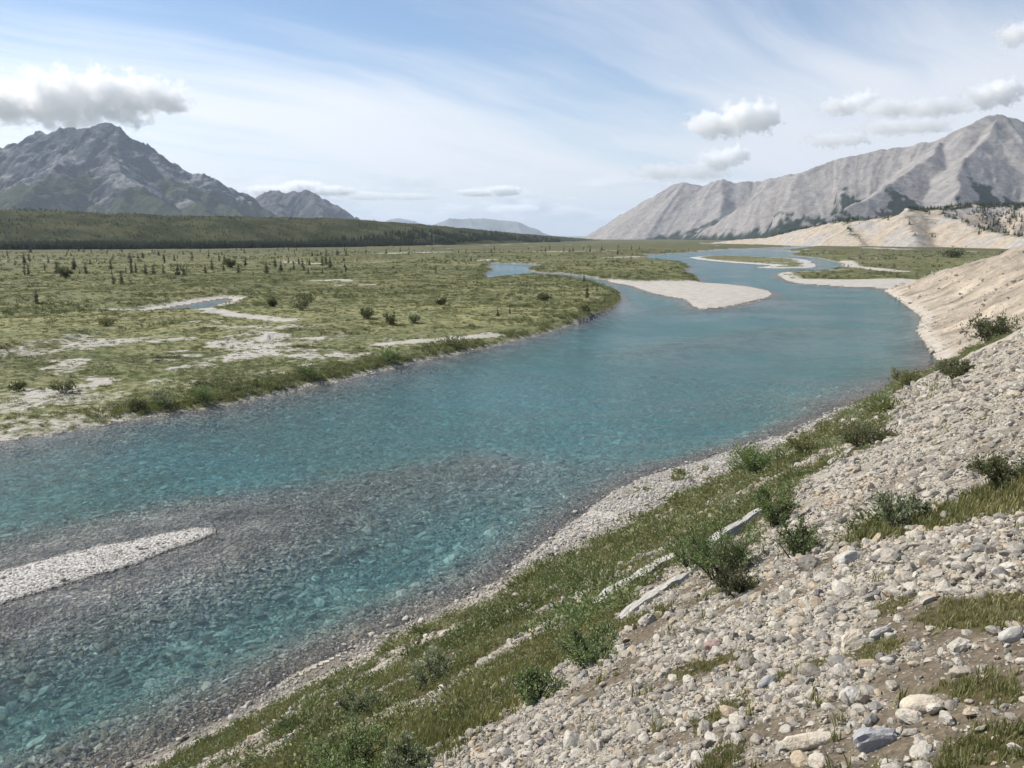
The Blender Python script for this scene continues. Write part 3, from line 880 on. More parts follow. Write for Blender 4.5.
# ------------------------------------------------------------------ plant and stone kinds
def mat_leaf(name, c1, c2, rough=.6, trans=.25):
    m, t, out = new_mat(name)
    rnd = t.node('ShaderNodeObjectInfo').outputs['Random']
    P = pos(t)
    n = t.noise(P, .45, 5, .68); isl = t.node('ShaderNodeNewGeometry').outputs['Random Per Island']
    f = t.math('ADD', t.math('MULTIPLY', rnd, .3), t.math('ADD', t.math('MULTIPLY', t.smooth(n, .36, .64), .45), t.math('MULTIPLY', isl, .25)))
    col = t.mix(f, c1 + (1,), c2 + (1,))
    p = t.node('ShaderNodeBsdfPrincipled')
    t.l.new(col, p.inputs['Base Color']); p.inputs['Roughness'].default_value = rough; p.inputs['Specular IOR Level'].default_value = .3
    tr = t.node('ShaderNodeBsdfTranslucent'); t.l.new(t.mix(1.0, col, (1.0, 1.15, .6, 1), 'MULTIPLY'), tr.inputs[0])
    mx = t.node('ShaderNodeMixShader'); mx.inputs[0].default_value = trans
    t.l.new(p.outputs[0], mx.inputs[1]); t.l.new(tr.outputs[0], mx.inputs[2]); t.l.new(mx.outputs[0], out.inputs[0])
    return m


def mat_stone(name, c1, c2, warm, bscale=22.0):
    m, t, out = new_mat(name)
    rnd = t.node('ShaderNodeObjectInfo').outputs['Random']
    P = t.node('ShaderNodeTexCoord').outputs['Object']
    wn = t.node('ShaderNodeTexWhiteNoise', noise_dimensions='1D'); t.l.new(rnd, wn.inputs['W'])
    r2 = t.sep(wn.outputs['Color'])
    col = t.mix(rnd, c1 + (1,), c2 + (1,))
    col = t.mix(t.smooth(r2[0], .62, 1.0), col, warm + (1,))
    col = t.mix(t.smooth(r2[1], .86, .9, 0, .75), col, (.17, .165, .16, 1))
    n = t.noise(P, 2.6, 5, .65); n2 = t.noise(P, 9, 4, .6)
    v = t.math('MULTIPLY', t.smooth(n, .3, .7, .78, 1.14), t.smooth(n2, .3, .7, .92, 1.06))
    col = t.mix(1.0, col, t.comb(v, v, v), 'MULTIPLY')
    principled(t, out, col, .9, t.bump(t.math('ADD', n, t.math('MULTIPLY', n2, .3)), .35, .25), .2)
    return m


def ico(sub):
    bm = bmesh.new(); bmesh.ops.create_icosphere(bm, subdivisions=sub, radius=1.0)
    v = np.array([x.co[:] for x in bm.verts]); f = np.array([[y.index for y in x.verts] for x in bm.faces])
    bm.free(); return v, f


ICO2, ICO3 = ico(2), ico(3)


def stone_mesh(name, seed, mat, sub=2, rounded=.5, flat=.62):
    """a chipped cobble: a sphere cut by random planes, then smoothed and stretched"""
    r = np.random.default_rng(seed)
    v, f = (ICO2 if sub == 2 else ICO3); v = v.copy()
    for k in range(10):
        n = r.normal(size=3); n /= np.linalg.norm(n)
        c = r.uniform(.52, .92)
        d = v @ n
        v = v - np.outer(np.maximum(d - c, 0) * (1 - rounded * .45), n)
    v *= (1 + .05 * r.normal(size=(len(v), 1)))
    v *= np.array([r.uniform(.95, 1.3), r.uniform(.7, 1.0), flat * r.uniform(.8, 1.15)])
    v /= np.abs(v[:, :2]).max()
    me = mesh_np(name, v, f, mat, rounded > .4)
    return me


def slab_mesh(name, seed, mat, wy, wz):
    """a long broken ledge of rock: a gridded block with chipped, uneven faces"""
    bm = bmesh.new(); bmesh.ops.create_cube(bm, size=2.0)
    bmesh.ops.subdivide_edges(bm, edges=bm.edges[:], cuts=9, use_grid_fill=True)
    v = np.array([q.co[:] for q in bm.verts]); f = np.array([[y.index for y in q.verts] for q in bm.faces]); bm.free()
    n = fbm(v[:, 0] * 2.3 + seed, v[:, 1] * 1.5 + v[:, 2] * 2.1, 4, seed, .6); n2 = fbm(v[:, 0] * 1.3 - seed, v[:, 2] * .7, 3, seed + 5)
    end = 1 - .45 * np.clip((np.abs(v[:, 0]) - .55) / .45, 0, 1) ** 2
    v[:, 1] = v[:, 1] * (wy * (1 + .5 * n2)) * end + .10 * n2; v[:, 2] = v[:, 2] * wz * (1 + .7 * n) * end
    v[:, 0] += .12 * n + .1 * n2
    return mesh_np(name, v, f, mat, False)


def library(meshes, name):
    c = bpy.data.collections.new(name)                    # never linked to the scene: only a shelf of shapes
    for i, me in enumerate(meshes):
        o = bpy.data.objects.new("%s_shape_%02d" % (name, i), me); c.objects.link(o)
    return c


def scatter(name, lib, P, rot, scl, idx, label, cat, parent=None):
    me = bpy.data.meshes.new(name)
    me.vertices.add(len(P)); me.vertices.foreach_set('co', np.asarray(P, np.float32).ravel())
    a = me.attributes.new('turn', 'FLOAT_VECTOR', 'POINT'); a.data.foreach_set('vector', np.asarray(rot, np.float32).ravel())
    a = me.attributes.new('size', 'FLOAT_VECTOR', 'POINT'); a.data.foreach_set('vector', np.asarray(scl, np.float32).ravel())
    a = me.attributes.new('shape', 'INT', 'POINT'); a.data.foreach_set('value', np.asarray(idx, np.int32))
    o = link(name, me, parent)
    ng = bpy.data.node_groups.new(name + "_spread", 'GeometryNodeTree')
    ng.interface.new_socket(name='Geometry', in_out='INPUT', socket_type='NodeSocketGeometry')
    ng.interface.new_socket(name='Geometry', in_out='OUTPUT', socket_type='NodeSocketGeometry')
    gi = ng.nodes.new('NodeGroupInput'); go = ng.nodes.new('NodeGroupOutput')
    ci = ng.nodes.new('GeometryNodeCollectionInfo'); ci.inputs['Collection'].default_value = lib
    ci.inputs['Separate Children'].default_value = True; ci.inputs['Reset Children'].default_value = True
    ip = ng.nodes.new('GeometryNodeInstanceOnPoints'); ip.inputs['Pick Instance'].default_value = True
    def na(nm, ty):
        n = ng.nodes.new('GeometryNodeInputNamedAttribute'); n.data_type = ty; n.inputs[0].default_value = nm
        return n.outputs[0]
    e2r = ng.nodes.new('FunctionNodeEulerToRotation')
    L = ng.links
    L.new(gi.outputs[0], ip.inputs['Points']); L.new(ci.outputs[0], ip.inputs['Instance'])
    L.new(na('shape', 'INT'), ip.inputs['Instance Index'])
    L.new(na('turn', 'FLOAT_VECTOR'), e2r.inputs[0]); L.new(e2r.outputs[0], ip.inputs['Rotation'])
    L.new(na('size', 'FLOAT_VECTOR'), ip.inputs['Scale'])
    L.new(ip.outputs[0], go.inputs[0])
    md = o.modifiers.new('spread', 'NODES'); md.node_group = ng
    o['kind'] = 'stuff'
    if parent is None: tag(o, label, cat, kind='stuff')
    elif label: o['label'] = label
    return o


def rots(n, tilt):
    return np.stack([RNG.normal(0, tilt, n), RNG.normal(0, tilt, n), RNG.uniform(0, 6.283, n)], -1)


def quad_leaves(centers, dirs, length, width, rng, bend=.25):
    """leaf blades: two triangles folded along nothing, pointing along dirs"""
    n = len(centers)
    d = dirs / (np.linalg.norm(dirs, axis=1, keepdims=True) + 1e-9)
    side = np.cross(d, rng.normal(size=(n, 3))); side /= (np.linalg.norm(side, axis=1, keepdims=True) + 1e-9)
    L = (length * rng.uniform(.7, 1.3, (n, 1))); W = width * rng.uniform(.7, 1.3, (n, 1))
    a = centers; b = centers + d * L * .5 + side * W * .5; c = centers + d * L; e = centers + d * L * .5 - side * W * .5
    V = np.stack([a, b, c, e], 1).reshape(-1, 3)
    F = np.arange(4 * n).reshape(n, 4)
    return V, F


def dome_clump(name, mat, seed, n=70, leaf=.16, wid=.09, flat=.62, hollow=.35):
    """low bush of unit radius: leaves through a lumpy dome"""
    r = np.random.default_rng(seed)
    lob = r.normal(size=(6, 3)) * [.42, .42, .15] + [0, 0, .30]
    c = lob[r.integers(0, 6, n)] + r.normal(size=(n, 3)) * [.26, .26, .17]
    c[:, 2] = np.abs(c[:, 2]) * flat * 1.2
    d = c * [1, 1, .6] + r.normal(size=(n, 3)) * .5 + [0, 0, .45]
    V, F = quad_leaves(c, d, leaf, wid, r)
    return mesh_np(name, V, F, mat, False)


def tuft(name, mat, seed, n=16, h=1.0, lean=.45, wid=.035):
    r = np.random.default_rng(seed)
    V = []; F = []
    for i in range(n):
        a = r.uniform(0, 6.283); b = r.normal(size=2) * .16; hh = h * r.uniform(.5, 1.1); ln = r.uniform(.1, lean) * hh
        u = np.array([math.cos(a), math.sin(a)]); s = np.array([-u[1], u[0]]) * wid
        k = len(V)
        V += [(b[0] - s[0], b[1] - s[1], -.03), (b[0] + s[0], b[1] + s[1], -.03), (b[0] + u[0] * ln * .4 + s[0] * .7, b[1] + u[1] * ln * .4 + s[1] * .7, hh * .6),
              (b[0] + u[0] * ln * .4 - s[0] * .7, b[1] + u[1] * ln * .4 - s[1] * .7, hh * .6), (b[0] + u[0] * ln, b[1] + u[1] * ln, hh), (b[0] + u[0] * ln + .004, b[1] + u[1] * ln, hh)]
        F += [(k, k + 1, k + 2, k + 3), (k + 3, k + 2, k + 5, k + 4)]
    return mesh_np(name, V, F, mat, False)


def tube(V, F, pts, r0, r1, n=5):
    pts = np.asarray(pts, float); k0 = len(V)
    for i, p in enumerate(pts):
        tdir = pts[min(i + 1, len(pts) - 1)] - pts[max(i - 1, 0)]; tdir /= np.linalg.norm(tdir) + 1e-9
        a = np.cross(tdir, (0.31, .83, .46)); a /= np.linalg.norm(a) + 1e-9; b = np.cross(tdir, a)
        rr_ = r0 + (r1 - r0) * i / (len(pts) - 1)
        for j in range(n):
            t = 6.2832 * j / n
            V.append(p + rr_ * (math.cos(t) * a + math.sin(t) * b))
    for i in range(len(pts) - 1):
        for j in range(n):
            F.append((k0 + i * n + j, k0 + i * n + (j + 1) % n, k0 + (i + 1) * n + (j + 1) % n, k0 + (i + 1) * n + j))


def willow(seed, R, Hh, nst, nleaf, leaf, lm, sm, upright=.6):
    """stems mesh and foliage mesh of a willow shrub of radius R, height Hh"""
    r = np.random.default_rng(seed)
    V, F, C, D = [], [], [], []
    for i in range(nst):
        a = r.uniform(0, 6.283); reach = R * r.uniform(.35, 1.0) ** .8; top = Hh * r.uniform(.55, 1.0) * (1 - .35 * (reach / R) ** 2)
        base = np.array([r.normal() * R * .10, r.normal() * R * .10, -.08])
        tip = np.array([math.cos(a) * reach, math.sin(a) * reach, top])
        mid = base + (tip - base) * .5 + np.array([0, 0, Hh * .16 * upright]) + r.normal(size=3) * R * .07
        ts = np.linspace(0, 1, 6)[:, None]
        pts = (1 - ts) ** 2 * base + 2 * ts * (1 - ts) * mid + ts ** 2 * tip
        tube(V, F, pts, .022 * R + .004, .004, 5)
        nt = 5
        for q in range(nt):                                # twigs
            t = r.uniform(.3, 1.0); p0 = (1 - t) ** 2 * base + 2 * t * (1 - t) * mid + t ** 2 * tip
            dv = r.normal(size=3) + (tip - base) / np.linalg.norm(tip - base) * .9 + [0, 0, .5]; dv /= np.linalg.norm(dv)
            L = R * r.uniform(.18, .42)
            p1 = p0 + dv * L
            tube(V, F, [p0, p0 + dv * L * .5 + r.normal(size=3) * .02, p1], .006, .002, 4)
            m = max(3, int(nleaf / (nst * nt)))
            tt = r.uniform(.05, 1.1, (m, 1))
            C.append(p0 + dv * L * tt + r.normal(size=(m, 3)) * .07 * R); D.append(dv * .8 + r.normal(size=(m, 3)) * .7 + [0, 0, .2])
    C = np.concatenate(C); D = np.concatenate(D)
    C[:, 2] = np.maximum(C[:, 2], .02)
    LV, LF = quad_leaves(C, D, leaf, leaf * .38, r)
    Fq = np.array(F)
    return mesh_np('stems', np.array(V), Fq, sm, True), mesh_np('foliage', LV, LF, lm, False)


def spruce_parts(seed, lm, tm, dens=1.0):
    """a narrow northern spruce of unit height"""
    r = np.random.default_rng(seed)
    V, F = [], []
    bend = r.normal(size=2) * .015
    tube(V, F, [(0, 0, -.03), (bend[0], bend[1], .35), (0, 0, .7), (0, 0, 1.0)], .016, .002, 6)
    trunk = mesh_np('trunk', np.array(V), np.array(F), tm, True)
    C, D, Ls = [], [], []
    nw = 22
    for i in range(nw):
        z = .06 + .92 * (i / nw) ** .95
        R = (.155 * (1 - z) ** .8 + .012) * r.uniform(.65, 1.25)
        nb = int(9 * dens)
        for j in range(nb):
            if r.uniform() < .16: continue
            a = 6.283 * (j + r.uniform(-.35, .35)) / nb + i * .7
            rr_ = R * r.uniform(.6, 1.2)
            for q in range(3):
                f0 = q * .3
                C.append((math.cos(a) * rr_ * f0, math.sin(a) * rr_ * f0, z - .10 * rr_ * f0 + r.normal() * .006))
                D.append((math.cos(a) + r.normal() * .5, math.sin(a) + r.normal() * .5, -.25 + r.normal() * .35)); Ls.append(rr_ * .62)
    C = np.array(C); D = np.array(D); n = len(C)
    d = D / np.linalg.norm(D, axis=1, keepdims=True)
    side = np.cross(d, r.normal(size=(n, 3))); side /= np.linalg.norm(side, axis=1, keepdims=True)
    L = np.array(Ls)[:, None]
    W = L * .55
    LV = np.stack([C, C + d * L * .5 + side * W * .5, C + d * L, C + d * L * .5 - side * W * .5], 1).reshape(-1, 3)
    crown = mesh_np('crown', LV, np.arange(4 * n).reshape(n, 4), lm, False)
    return trunk, crown


M_ST = mat_stone("limestone_cobble", (.27, .245, .205), (.54, .50, .425), (.44, .36, .26))
M_STW = mat_stone("river_cobble", (.38, .355, .31), (.54, .51, .46), (.46, .41, .33))
M_STB = mat_stone("bed_cobble", (.13, .125, .105), (.60, .58, .52), (.28, .24, .17))
M_GR = mat_leaf("bank_grass", (.14, .150, .058), (.32, .285, .14))
M_HERB = mat_leaf("bank_herbs", (.11, .135, .052), (.28, .265, .13))
M_WIL = mat_leaf("willow_leaves", (.11, .155, .055), (.24, .29, .14))
M_WILG = mat_leaf("silvery_willow_leaves", (.16, .185, .11), (.32, .34, .22))
M_BUSH = mat_leaf("plain_shrub_leaves", (.150, .158, .074), (.28, .27, .135))
M_BUSHD = mat_leaf("dark_birch_leaves", (.085, .095, .048), (.17, .17, .085))
M_SPR = mat_leaf("spruce_needles", (.030, .044, .024), (.070, .085, .042), .7, .12)
M_BARK, tb_, ob_ = new_mat("willow_bark"); principled(tb_, ob_, tb_.mix(tb_.noise(pos(tb_), 40, 4, .6), (.06, .045, .032, 1), (.15, .12, .09, 1)), .9)
M_TRK, tb_, ob_ = new_mat("spruce_bark"); principled(tb_, ob_, tb_.mix(tb_.noise(pos(tb_), 12, 4, .6), (.05, .04, .03, 1), (.12, .10, .08, 1)), .9)

# ------------------------------------------------------------------ loose stones of the scree bank
LIB_ST = library([stone_mesh("scree_stone", 500 + i, M_ST, 2, .15 + .05 * (i % 5)) for i in range(12)], "scree_shapes")
N = 440000
r_ = np.exp(RNG.uniform(math.log(1.7), math.log(85), N)); t_ = np.radians(RNG.uniform(-48, 52, N))
x_, y_ = r_ * np.sin(t_), r_ * np.cos(t_)
dd_ = (x_ - T0[0]) * TN[0] + (y_ - T0[1]) * TN[1]; ss_ = (x_ - T0[0]) * TD[0] + (y_ - T0[1]) * TD[1]
ok = (dd_ > .15) & (ss_ < 106)
x_, y_, dd_, ss_, r_ = x_[ok], y_[ok], dd_[ok], ss_[ok], r_[ok]
vg, ms = bank_veg(ss_, dd_, x_, y_)
keep = RNG.uniform(size=len(x_)) > np.maximum(vg * .86, ms * .88)
soil = .16 * sstep(8, 4, r_) * sstep(.3, .55, x_ / (np.abs(y_) + .1)) + fbm(x_ / .9, y_ / .9, 3, 611) + .35 * sstep(9, 3, r_) * fbm(x_ / 2.2, y_ / 2.2, 2, 617)
keep &= RNG.uniform(size=len(x_)) > sstep(.04, .32, soil) * .88
x_, y_, dd_, ss_, r_ = x_[keep], y_[keep], dd_[keep], ss_[keep], r_[keep]
zt = ground(x_, y_)[0]
n_ = len(x_)
coarse = 1 + .55 * sstep(-.2, .4, fbm(ss_ / 5, dd_ / 1.5, 3, 621)) * sstep(16, 6, r_)
sz = np.maximum(.008, .0013 * np.minimum(r_, 5) + .0008 * r_) * (RNG.pareto(2.1, n_) * .55 + .6) * coarse
sz = np.minimum(sz, .03 + .0045 * r_)
an = np.stack([sz * RNG.uniform(.85, 1.2, n_), sz * RNG.uniform(.8, 1.15, n_), sz * RNG.uniform(.8, 1.25, n_)], -1)
P_ = np.stack([x_, y_, zt + sz * .30], -1)
scatter('scree', LIB_ST, P_, rots(n_, .45), an, RNG.integers(0, 12, n_), 'loose pale stones covering the foreground scree slope', 'scree')

# the largest stones one by one, resting on the bank
big_shapes = [stone_mesh("stone", 700 + i, M_ST, 3, .25 + .1 * (i % 4), .6) for i in range(10)]
hs = LAND['hillside']
made = 0; taken = []
while made < 285:
    px, py = random.uniform(430, 1080), random.uniform(545, 800)
    q = slope_pt(px, py); s0, d0 = to_sd(q)
    r0 = math.hypot(q[0], q[1])
    if r0 < 2.3 or r0 > 13: continue
    a_, b_ = bank_veg(np.array([s0]), np.array([d0]), np.array([q[0]]), np.array([q[1]]))
    if a_[0] > .3 or b_[0] > .6: continue
    if random.random() < .35 * (r0 - 4) / 9: continue
    szp = random.choice([5, 5.5, 6, 6, 7, 7, 8, 9, 11, 14]) * (1.0 if r0 < 8 else .8)
    size = szp * r0 / FPX
    if any((q[0] - t[0]) ** 2 + (q[1] - t[1]) ** 2 < (size + t[2]) ** 2 * .75 for t in taken): continue
    taken.append((q[0], q[1], size))
    o = bpy.data.objects.new('stone', random.choice(big_shapes)); COL.objects.link(o)
    o.parent = hs
    o.location = (q[0], q[1], float(ground(q[0], q[1])[0][0]) + size * .22)
    o.rotation_euler = (random.gauss(0, .3), random.gauss(-.15, .3), random.uniform(0, 6.28))
    o.scale = (size, size * random.uniform(.85, 1.1), size * random.uniform(.8, 1.15))
    made += 1

# boulders that stand out
def flat_mat(name, c1, c2):
    m, t, out = new_mat(name)
    P = t.node('ShaderNodeTexCoord').outputs['Object']
    n = t.noise(P, 2.2, 6, .65); n2 = t.noise(P, 11, 4, .6)
    col = t.mix(t.smooth(t.math('ADD', t.math('MULTIPLY', n, .7), t.math('MULTIPLY', n2, .3)), .3, .7), c1 + (1,), c2 + (1,))
    principled(t, out, col, .88, t.bump(t.math('ADD', n, t.math('MULTIPLY', n2, .3)), .4, .2), .2)
    return m


MB_CREAM = flat_mat("cream_stone", (.46, .39, .29), (.66, .60, .49)); MB_GREY = flat_mat("grey_stone", (.28, .28, .285), (.44, .435, .43))
MB_SLAB = flat_mat('pale_ledge', (.34, .325, .29), (.50, .48, .43)); MB_PINK = flat_mat("pink_stone", (.34, .24, .21), (.44, .33, .29)); MB_ORNG = flat_mat("orange_stone", (.50, .33, .20), (.60, .45, .31)); MB_WHT = flat_mat("white_slab", (.42, .40, .36), (.56, .535, .49))
for i, (px, py, wpx, mt, rd, fl, st, rz, lab) in enumerate([
        (811, 742, 44, MB_CREAM, .5, .62, (1, .72), -.2, 'big cream boulder near the bottom edge of the scree'),
        (923, 708, 34, MB_CREAM, 1.0, .58, (1, .62), -.15, 'smooth rounded cream stone like an egg in the rubble'),
        (713, 639, 19, MB_PINK, .4, .6, (1, .8), .4, 'reddish pink stone on the pale scree'),
        (478, 744, 15, MB_ORNG, .4, .6, (1, .85), .3, 'orange stone on the lower edge of the scree'),
        (768, 678, 24, MB_GREY, .3, .5, (1, .7), .5, 'grey flat stone beside the green moss streak'),
        (853, 640, 34, MB_CREAM, .15, .6, (1, .6), .6, 'angular cream block leaning above the dark soil patch'),
        (875, 742, 34, MB_GREY, .3, .6, (1, .75), .2, 'blue-grey boulder right of the big cream boulder'),
        (851, 698, 20, MB_WHT, .1, .7, (1, .9), .4, 'bright white angular stone in the middle of the rubble'),
        (880, 630, 28, MB_WHT, .3, .5, (1, .6), .1, 'pale flat stone at the edge of the brown soil'),
        (1012, 640, 22, MB_WHT, .6, .8, (1, .9), .1, 'round white stone at the right edge'),
        (850, 556, 26, MB_WHT, .2, .7, (1, .9), .2, 'pale blocky stone below the green strip'),
        (733, 586, 22, MB_WHT, .3, .7, (1, .8), .4, 'white rock half hidden behind the willow shrub'),
        (645, 568, 150, MB_WHT, .5, .15, (1, .17), .893, 'long white rock slab lying in the grass band'),
        (658, 586, 110, MB_WHT, .5, .15, (1, .17), .893, 'lower white rock slab beside the long one in the grass'),
        (742, 518, 130, MB_WHT, .5, .16, (1, .22), .893, 'white rock slab left of the dark green shrub'),
        (843, 450, 70, MB_WHT, .4, .16, (1, .22), .893, 'pale slab on the upper bank near the grass edge')]):
    q = slope_pt(px, py + 2); r0 = math.hypot(*q)
    size = wpx * .5 * math.hypot(r0, 8 if r0 > 8 else 3) / FPX
    me = slab_mesh('boulder', 900 + i, MB_SLAB, .17 / st[1], .085) if fl < .2 else stone_mesh('boulder', 900 + i, mt, 3, rd, fl)
    o = link('boulder', me)
    o.location = (q[0], q[1], float(ground(*q)[0][0]) + (size * fl * .35 if fl > .2 else .01))
    o.rotation_euler = (-.5, 0, rz) if fl < .2 else (random.gauss(0, .1), -.25, rz)
    o.scale = (size * st[0], size * st[1], size)
    tag(o, lab, 'boulder', 'stones that stand out on the scree bank')

# cobbles: waterline of the near bank, the near bar, the river bed
LIB_CB = library([stone_mesh("cobble", 540 + i, M_STW, 2, .8) for i in range(8)], "cobble_shapes")
LIB_BD = library([stone_mesh("bed_stone", 560 + i, M_STB, 2, .8) for i in range(8)], "bed_shapes")
n_ = 70000
ss_ = RNG.uniform(-25, 70, n_); dd_ = RNG.uniform(-3.4, 2.6, n_)
beach_w = np.interp(ss_, [-25, -6, -2, 2, 6, 9, 12, 16, 20, 24, 30, 38, 46, 55, 70], [.6, .8, .5, .4, 1.0, 1.0, .6, 1.2, 1.5, 1.8, 2.2, 3.0, 2.6, 1.2, 1.0])
wn = fbm(ss_ / 3, dd_ * 0, 3, 631)
keep = (dd_ < beach_w * (.85 + .8 * wn)) & (RNG.uniform(size=n_) < np.interp(dd_, [-3.4, 3], [1, .8]) * np.interp(wn, [-.35, -.1], [.12, 1]))
ss_, dd_ = ss_[keep], dd_[keep]; n_ = len(ss_)
x_ = T0[0] + TD[0] * ss_ + TN[0] * dd_; y_ = T0[1] + TD[1] * ss_ + TN[1] * dd_
_g = ground(x_, y_); zt = _g[0]
k3 = (_g[4] > -.6) & ((_g[4] > .05) | (RNG.uniform(size=n_) < .25))
x_, y_, zt = x_[k3], y_[k3], zt[k3]; n_ = len(x_)
sz = np.minimum((.035 + .0008 * np.hypot(x_, y_)) * (RNG.pareto(3.0, n_) * .5 + .6), .2)
scatter('shore_cobbles', LIB_CB, np.stack([x_, y_, np.maximum(zt, -.03) + sz * .1], -1), rots(n_, .3), np.stack([sz, sz * RNG.uniform(.7, 1, n_), sz * .8], -1), RNG.integers(0, 8, n_), 'pale cobbles strewn along the near waterline', 'cobbles')

bx0 = np.array(NEARBAR)
n_ = 110000
x_ = RNG.uniform(-72, -14, n_); y_ = RNG.uniform(-2, 46, n_)
zz, kk = ground(x_, y_)[:2]
keep = (kk == 4)
x_, y_, zz = x_[keep], y_[keep], zz[keep]; n_ = len(x_)
sz = np.minimum(.055 * (RNG.pareto(3.0, n_) * .5 + .75), .22)
scatter('bar_cobbles', LIB_CB, np.stack([x_, y_, zz + sz * .1], -1), rots(n_, .3), np.stack([sz, sz * RNG.uniform(.7, 1, n_), sz * .7], -1), RNG.integers(0, 8, n_), 'white cobbles paving the near gravel bar', 'cobbles')

n_ = 170000
r_ = np.exp(RNG.uniform(math.log(19), math.log(105), n_)); t_ = np.radians(RNG.uniform(-62, 26, n_))
x_, y_ = r_ * np.sin(t_), r_ * np.cos(t_)
zz, kk = ground(x_, y_)[:2]
keep = (kk == 1) & (zz < -.01)
x_, y_, zz, r_ = x_[keep], y_[keep], zz[keep], r_[keep]; n_ = len(x_)
sz = .075 * (RNG.pareto(2.4, n_) * .6 + .75) * (1 + .8 * sstep(.6, 1.8, -zz)) * np.clip(r_ / 35, .9, 2.0)
sz = np.minimum(np.minimum(sz, .5), np.maximum(-zz * .9, .06))
scatter('bed_cobbles', LIB_BD, np.stack([x_, y_, zz], -1), rots(n_, .3), np.stack([sz, sz * RNG.uniform(.7, 1, n_), sz * .6], -1), RNG.integers(0, 8, n_), 'cobbles and boulders under the clear water', 'cobbles')

# ------------------------------------------------------------------ plants on the bank
LIB_GR = library([tuft("tuft", M_GR, 20 + i) for i in range(4)] + [dome_clump("herb", M_HERB, 30 + i, 46, .30, .12, .9) for i in range(3)], "grass_shapes")
n_ = 190000
r_ = np.exp(RNG.uniform(math.log(3), math.log(140), n_)); t_ = np.radians(RNG.uniform(-60, 40, n_))
x_, y_ = r_ * np.sin(t_), r_ * np.cos(t_)
dd_ = (x_ - T0[0]) * TN[0] + (y_ - T0[1]) * TN[1]; ss_ = (x_ - T0[0]) * TD[0] + (y_ - T0[1]) * TD[1]
ok = (dd_ > .35) & (ss_ < 107) & (dd_ < 26)
x_, y_, dd_, ss_, r_ = x_[ok], y_[ok], dd_[ok], ss_[ok], r_[ok]
vg, ms = bank_veg(ss_, dd_, x_, y_)
pt = sstep(-.45, .05, fbm(x_ / 1.5, y_ / 1.5, 4, 645))
keep = RNG.uniform(size=len(x_)) < np.maximum(np.maximum(vg, 0) ** 1.5 * .95 * (.12 + .88 * pt), np.maximum(ms * .7, .004))
x_, y_, r_, vg, ms = x_[keep], y_[keep], r_[keep], vg[keep], ms[keep]; n_ = len(x_)
zt = ground(x_, y_)[0]
kind_n = fbm(x_ / 2.6, y_ / 2.6, 3, 641)
isg = ((kind_n + RNG.normal(0, .25, n_)) < .05) | (r_ < 9)
idx = np.where(isg, RNG.integers(0, 4, n_), 4 + RNG.integers(0, 3, n_))
hgt = np.where(isg, RNG.uniform(.07, .23, n_), RNG.uniform(.08, .20, n_) * (1 + 1.0 * sstep(.05, .4, kind_n))) * np.where(ms > vg, .45, 1.0) * np.clip(r_ / 22, .6, 1.6)
wid_ = hgt * RNG.uniform(.8, 1.3, n_) * np.where(isg, 1.2, 1.15)
scatter('bank_grass', LIB_GR, np.stack([x_, y_, zt - .01], -1), rots(n_, .18), np.stack([wid_, wid_, hgt], -1), idx, 'olive grass and low herbs along the foot of the scree bank', 'grass')


def shrub(name, px, py, wpx, hpx, seed, lab, lm, group, leaves=1500, plain=False, upright=.6, leafpx=2.6, nst=15):
    q = gp(px, py, .7) if plain else slope_pt(px, py)
    for k in range(12):
        if not plain or ground(*q)[4][0] > 1.6: break
        py -= 1.0; q = gp(px, py, .7)
    z0 = float(ground(*q)[0][0])
    r0 = math.sqrt(q[0] ** 2 + q[1] ** 2 + (HC - z0) ** 2)
    R, Hh = wpx * .5 * r0 / FPX, hpx * r0 / FPX
    st, fo = willow(seed, R, Hh, nst, leaves, max(.035, leafpx * r0 / FPX), lm, M_BARK, upright)
    e = bpy.data.objects.new(name, None); COL.objects.link(e)
    e.location = (q[0], q[1], z0)
    link('stems', st, e); link('foliage', fo, e)
    tag(e, lab, 'shrub', group)
    return e


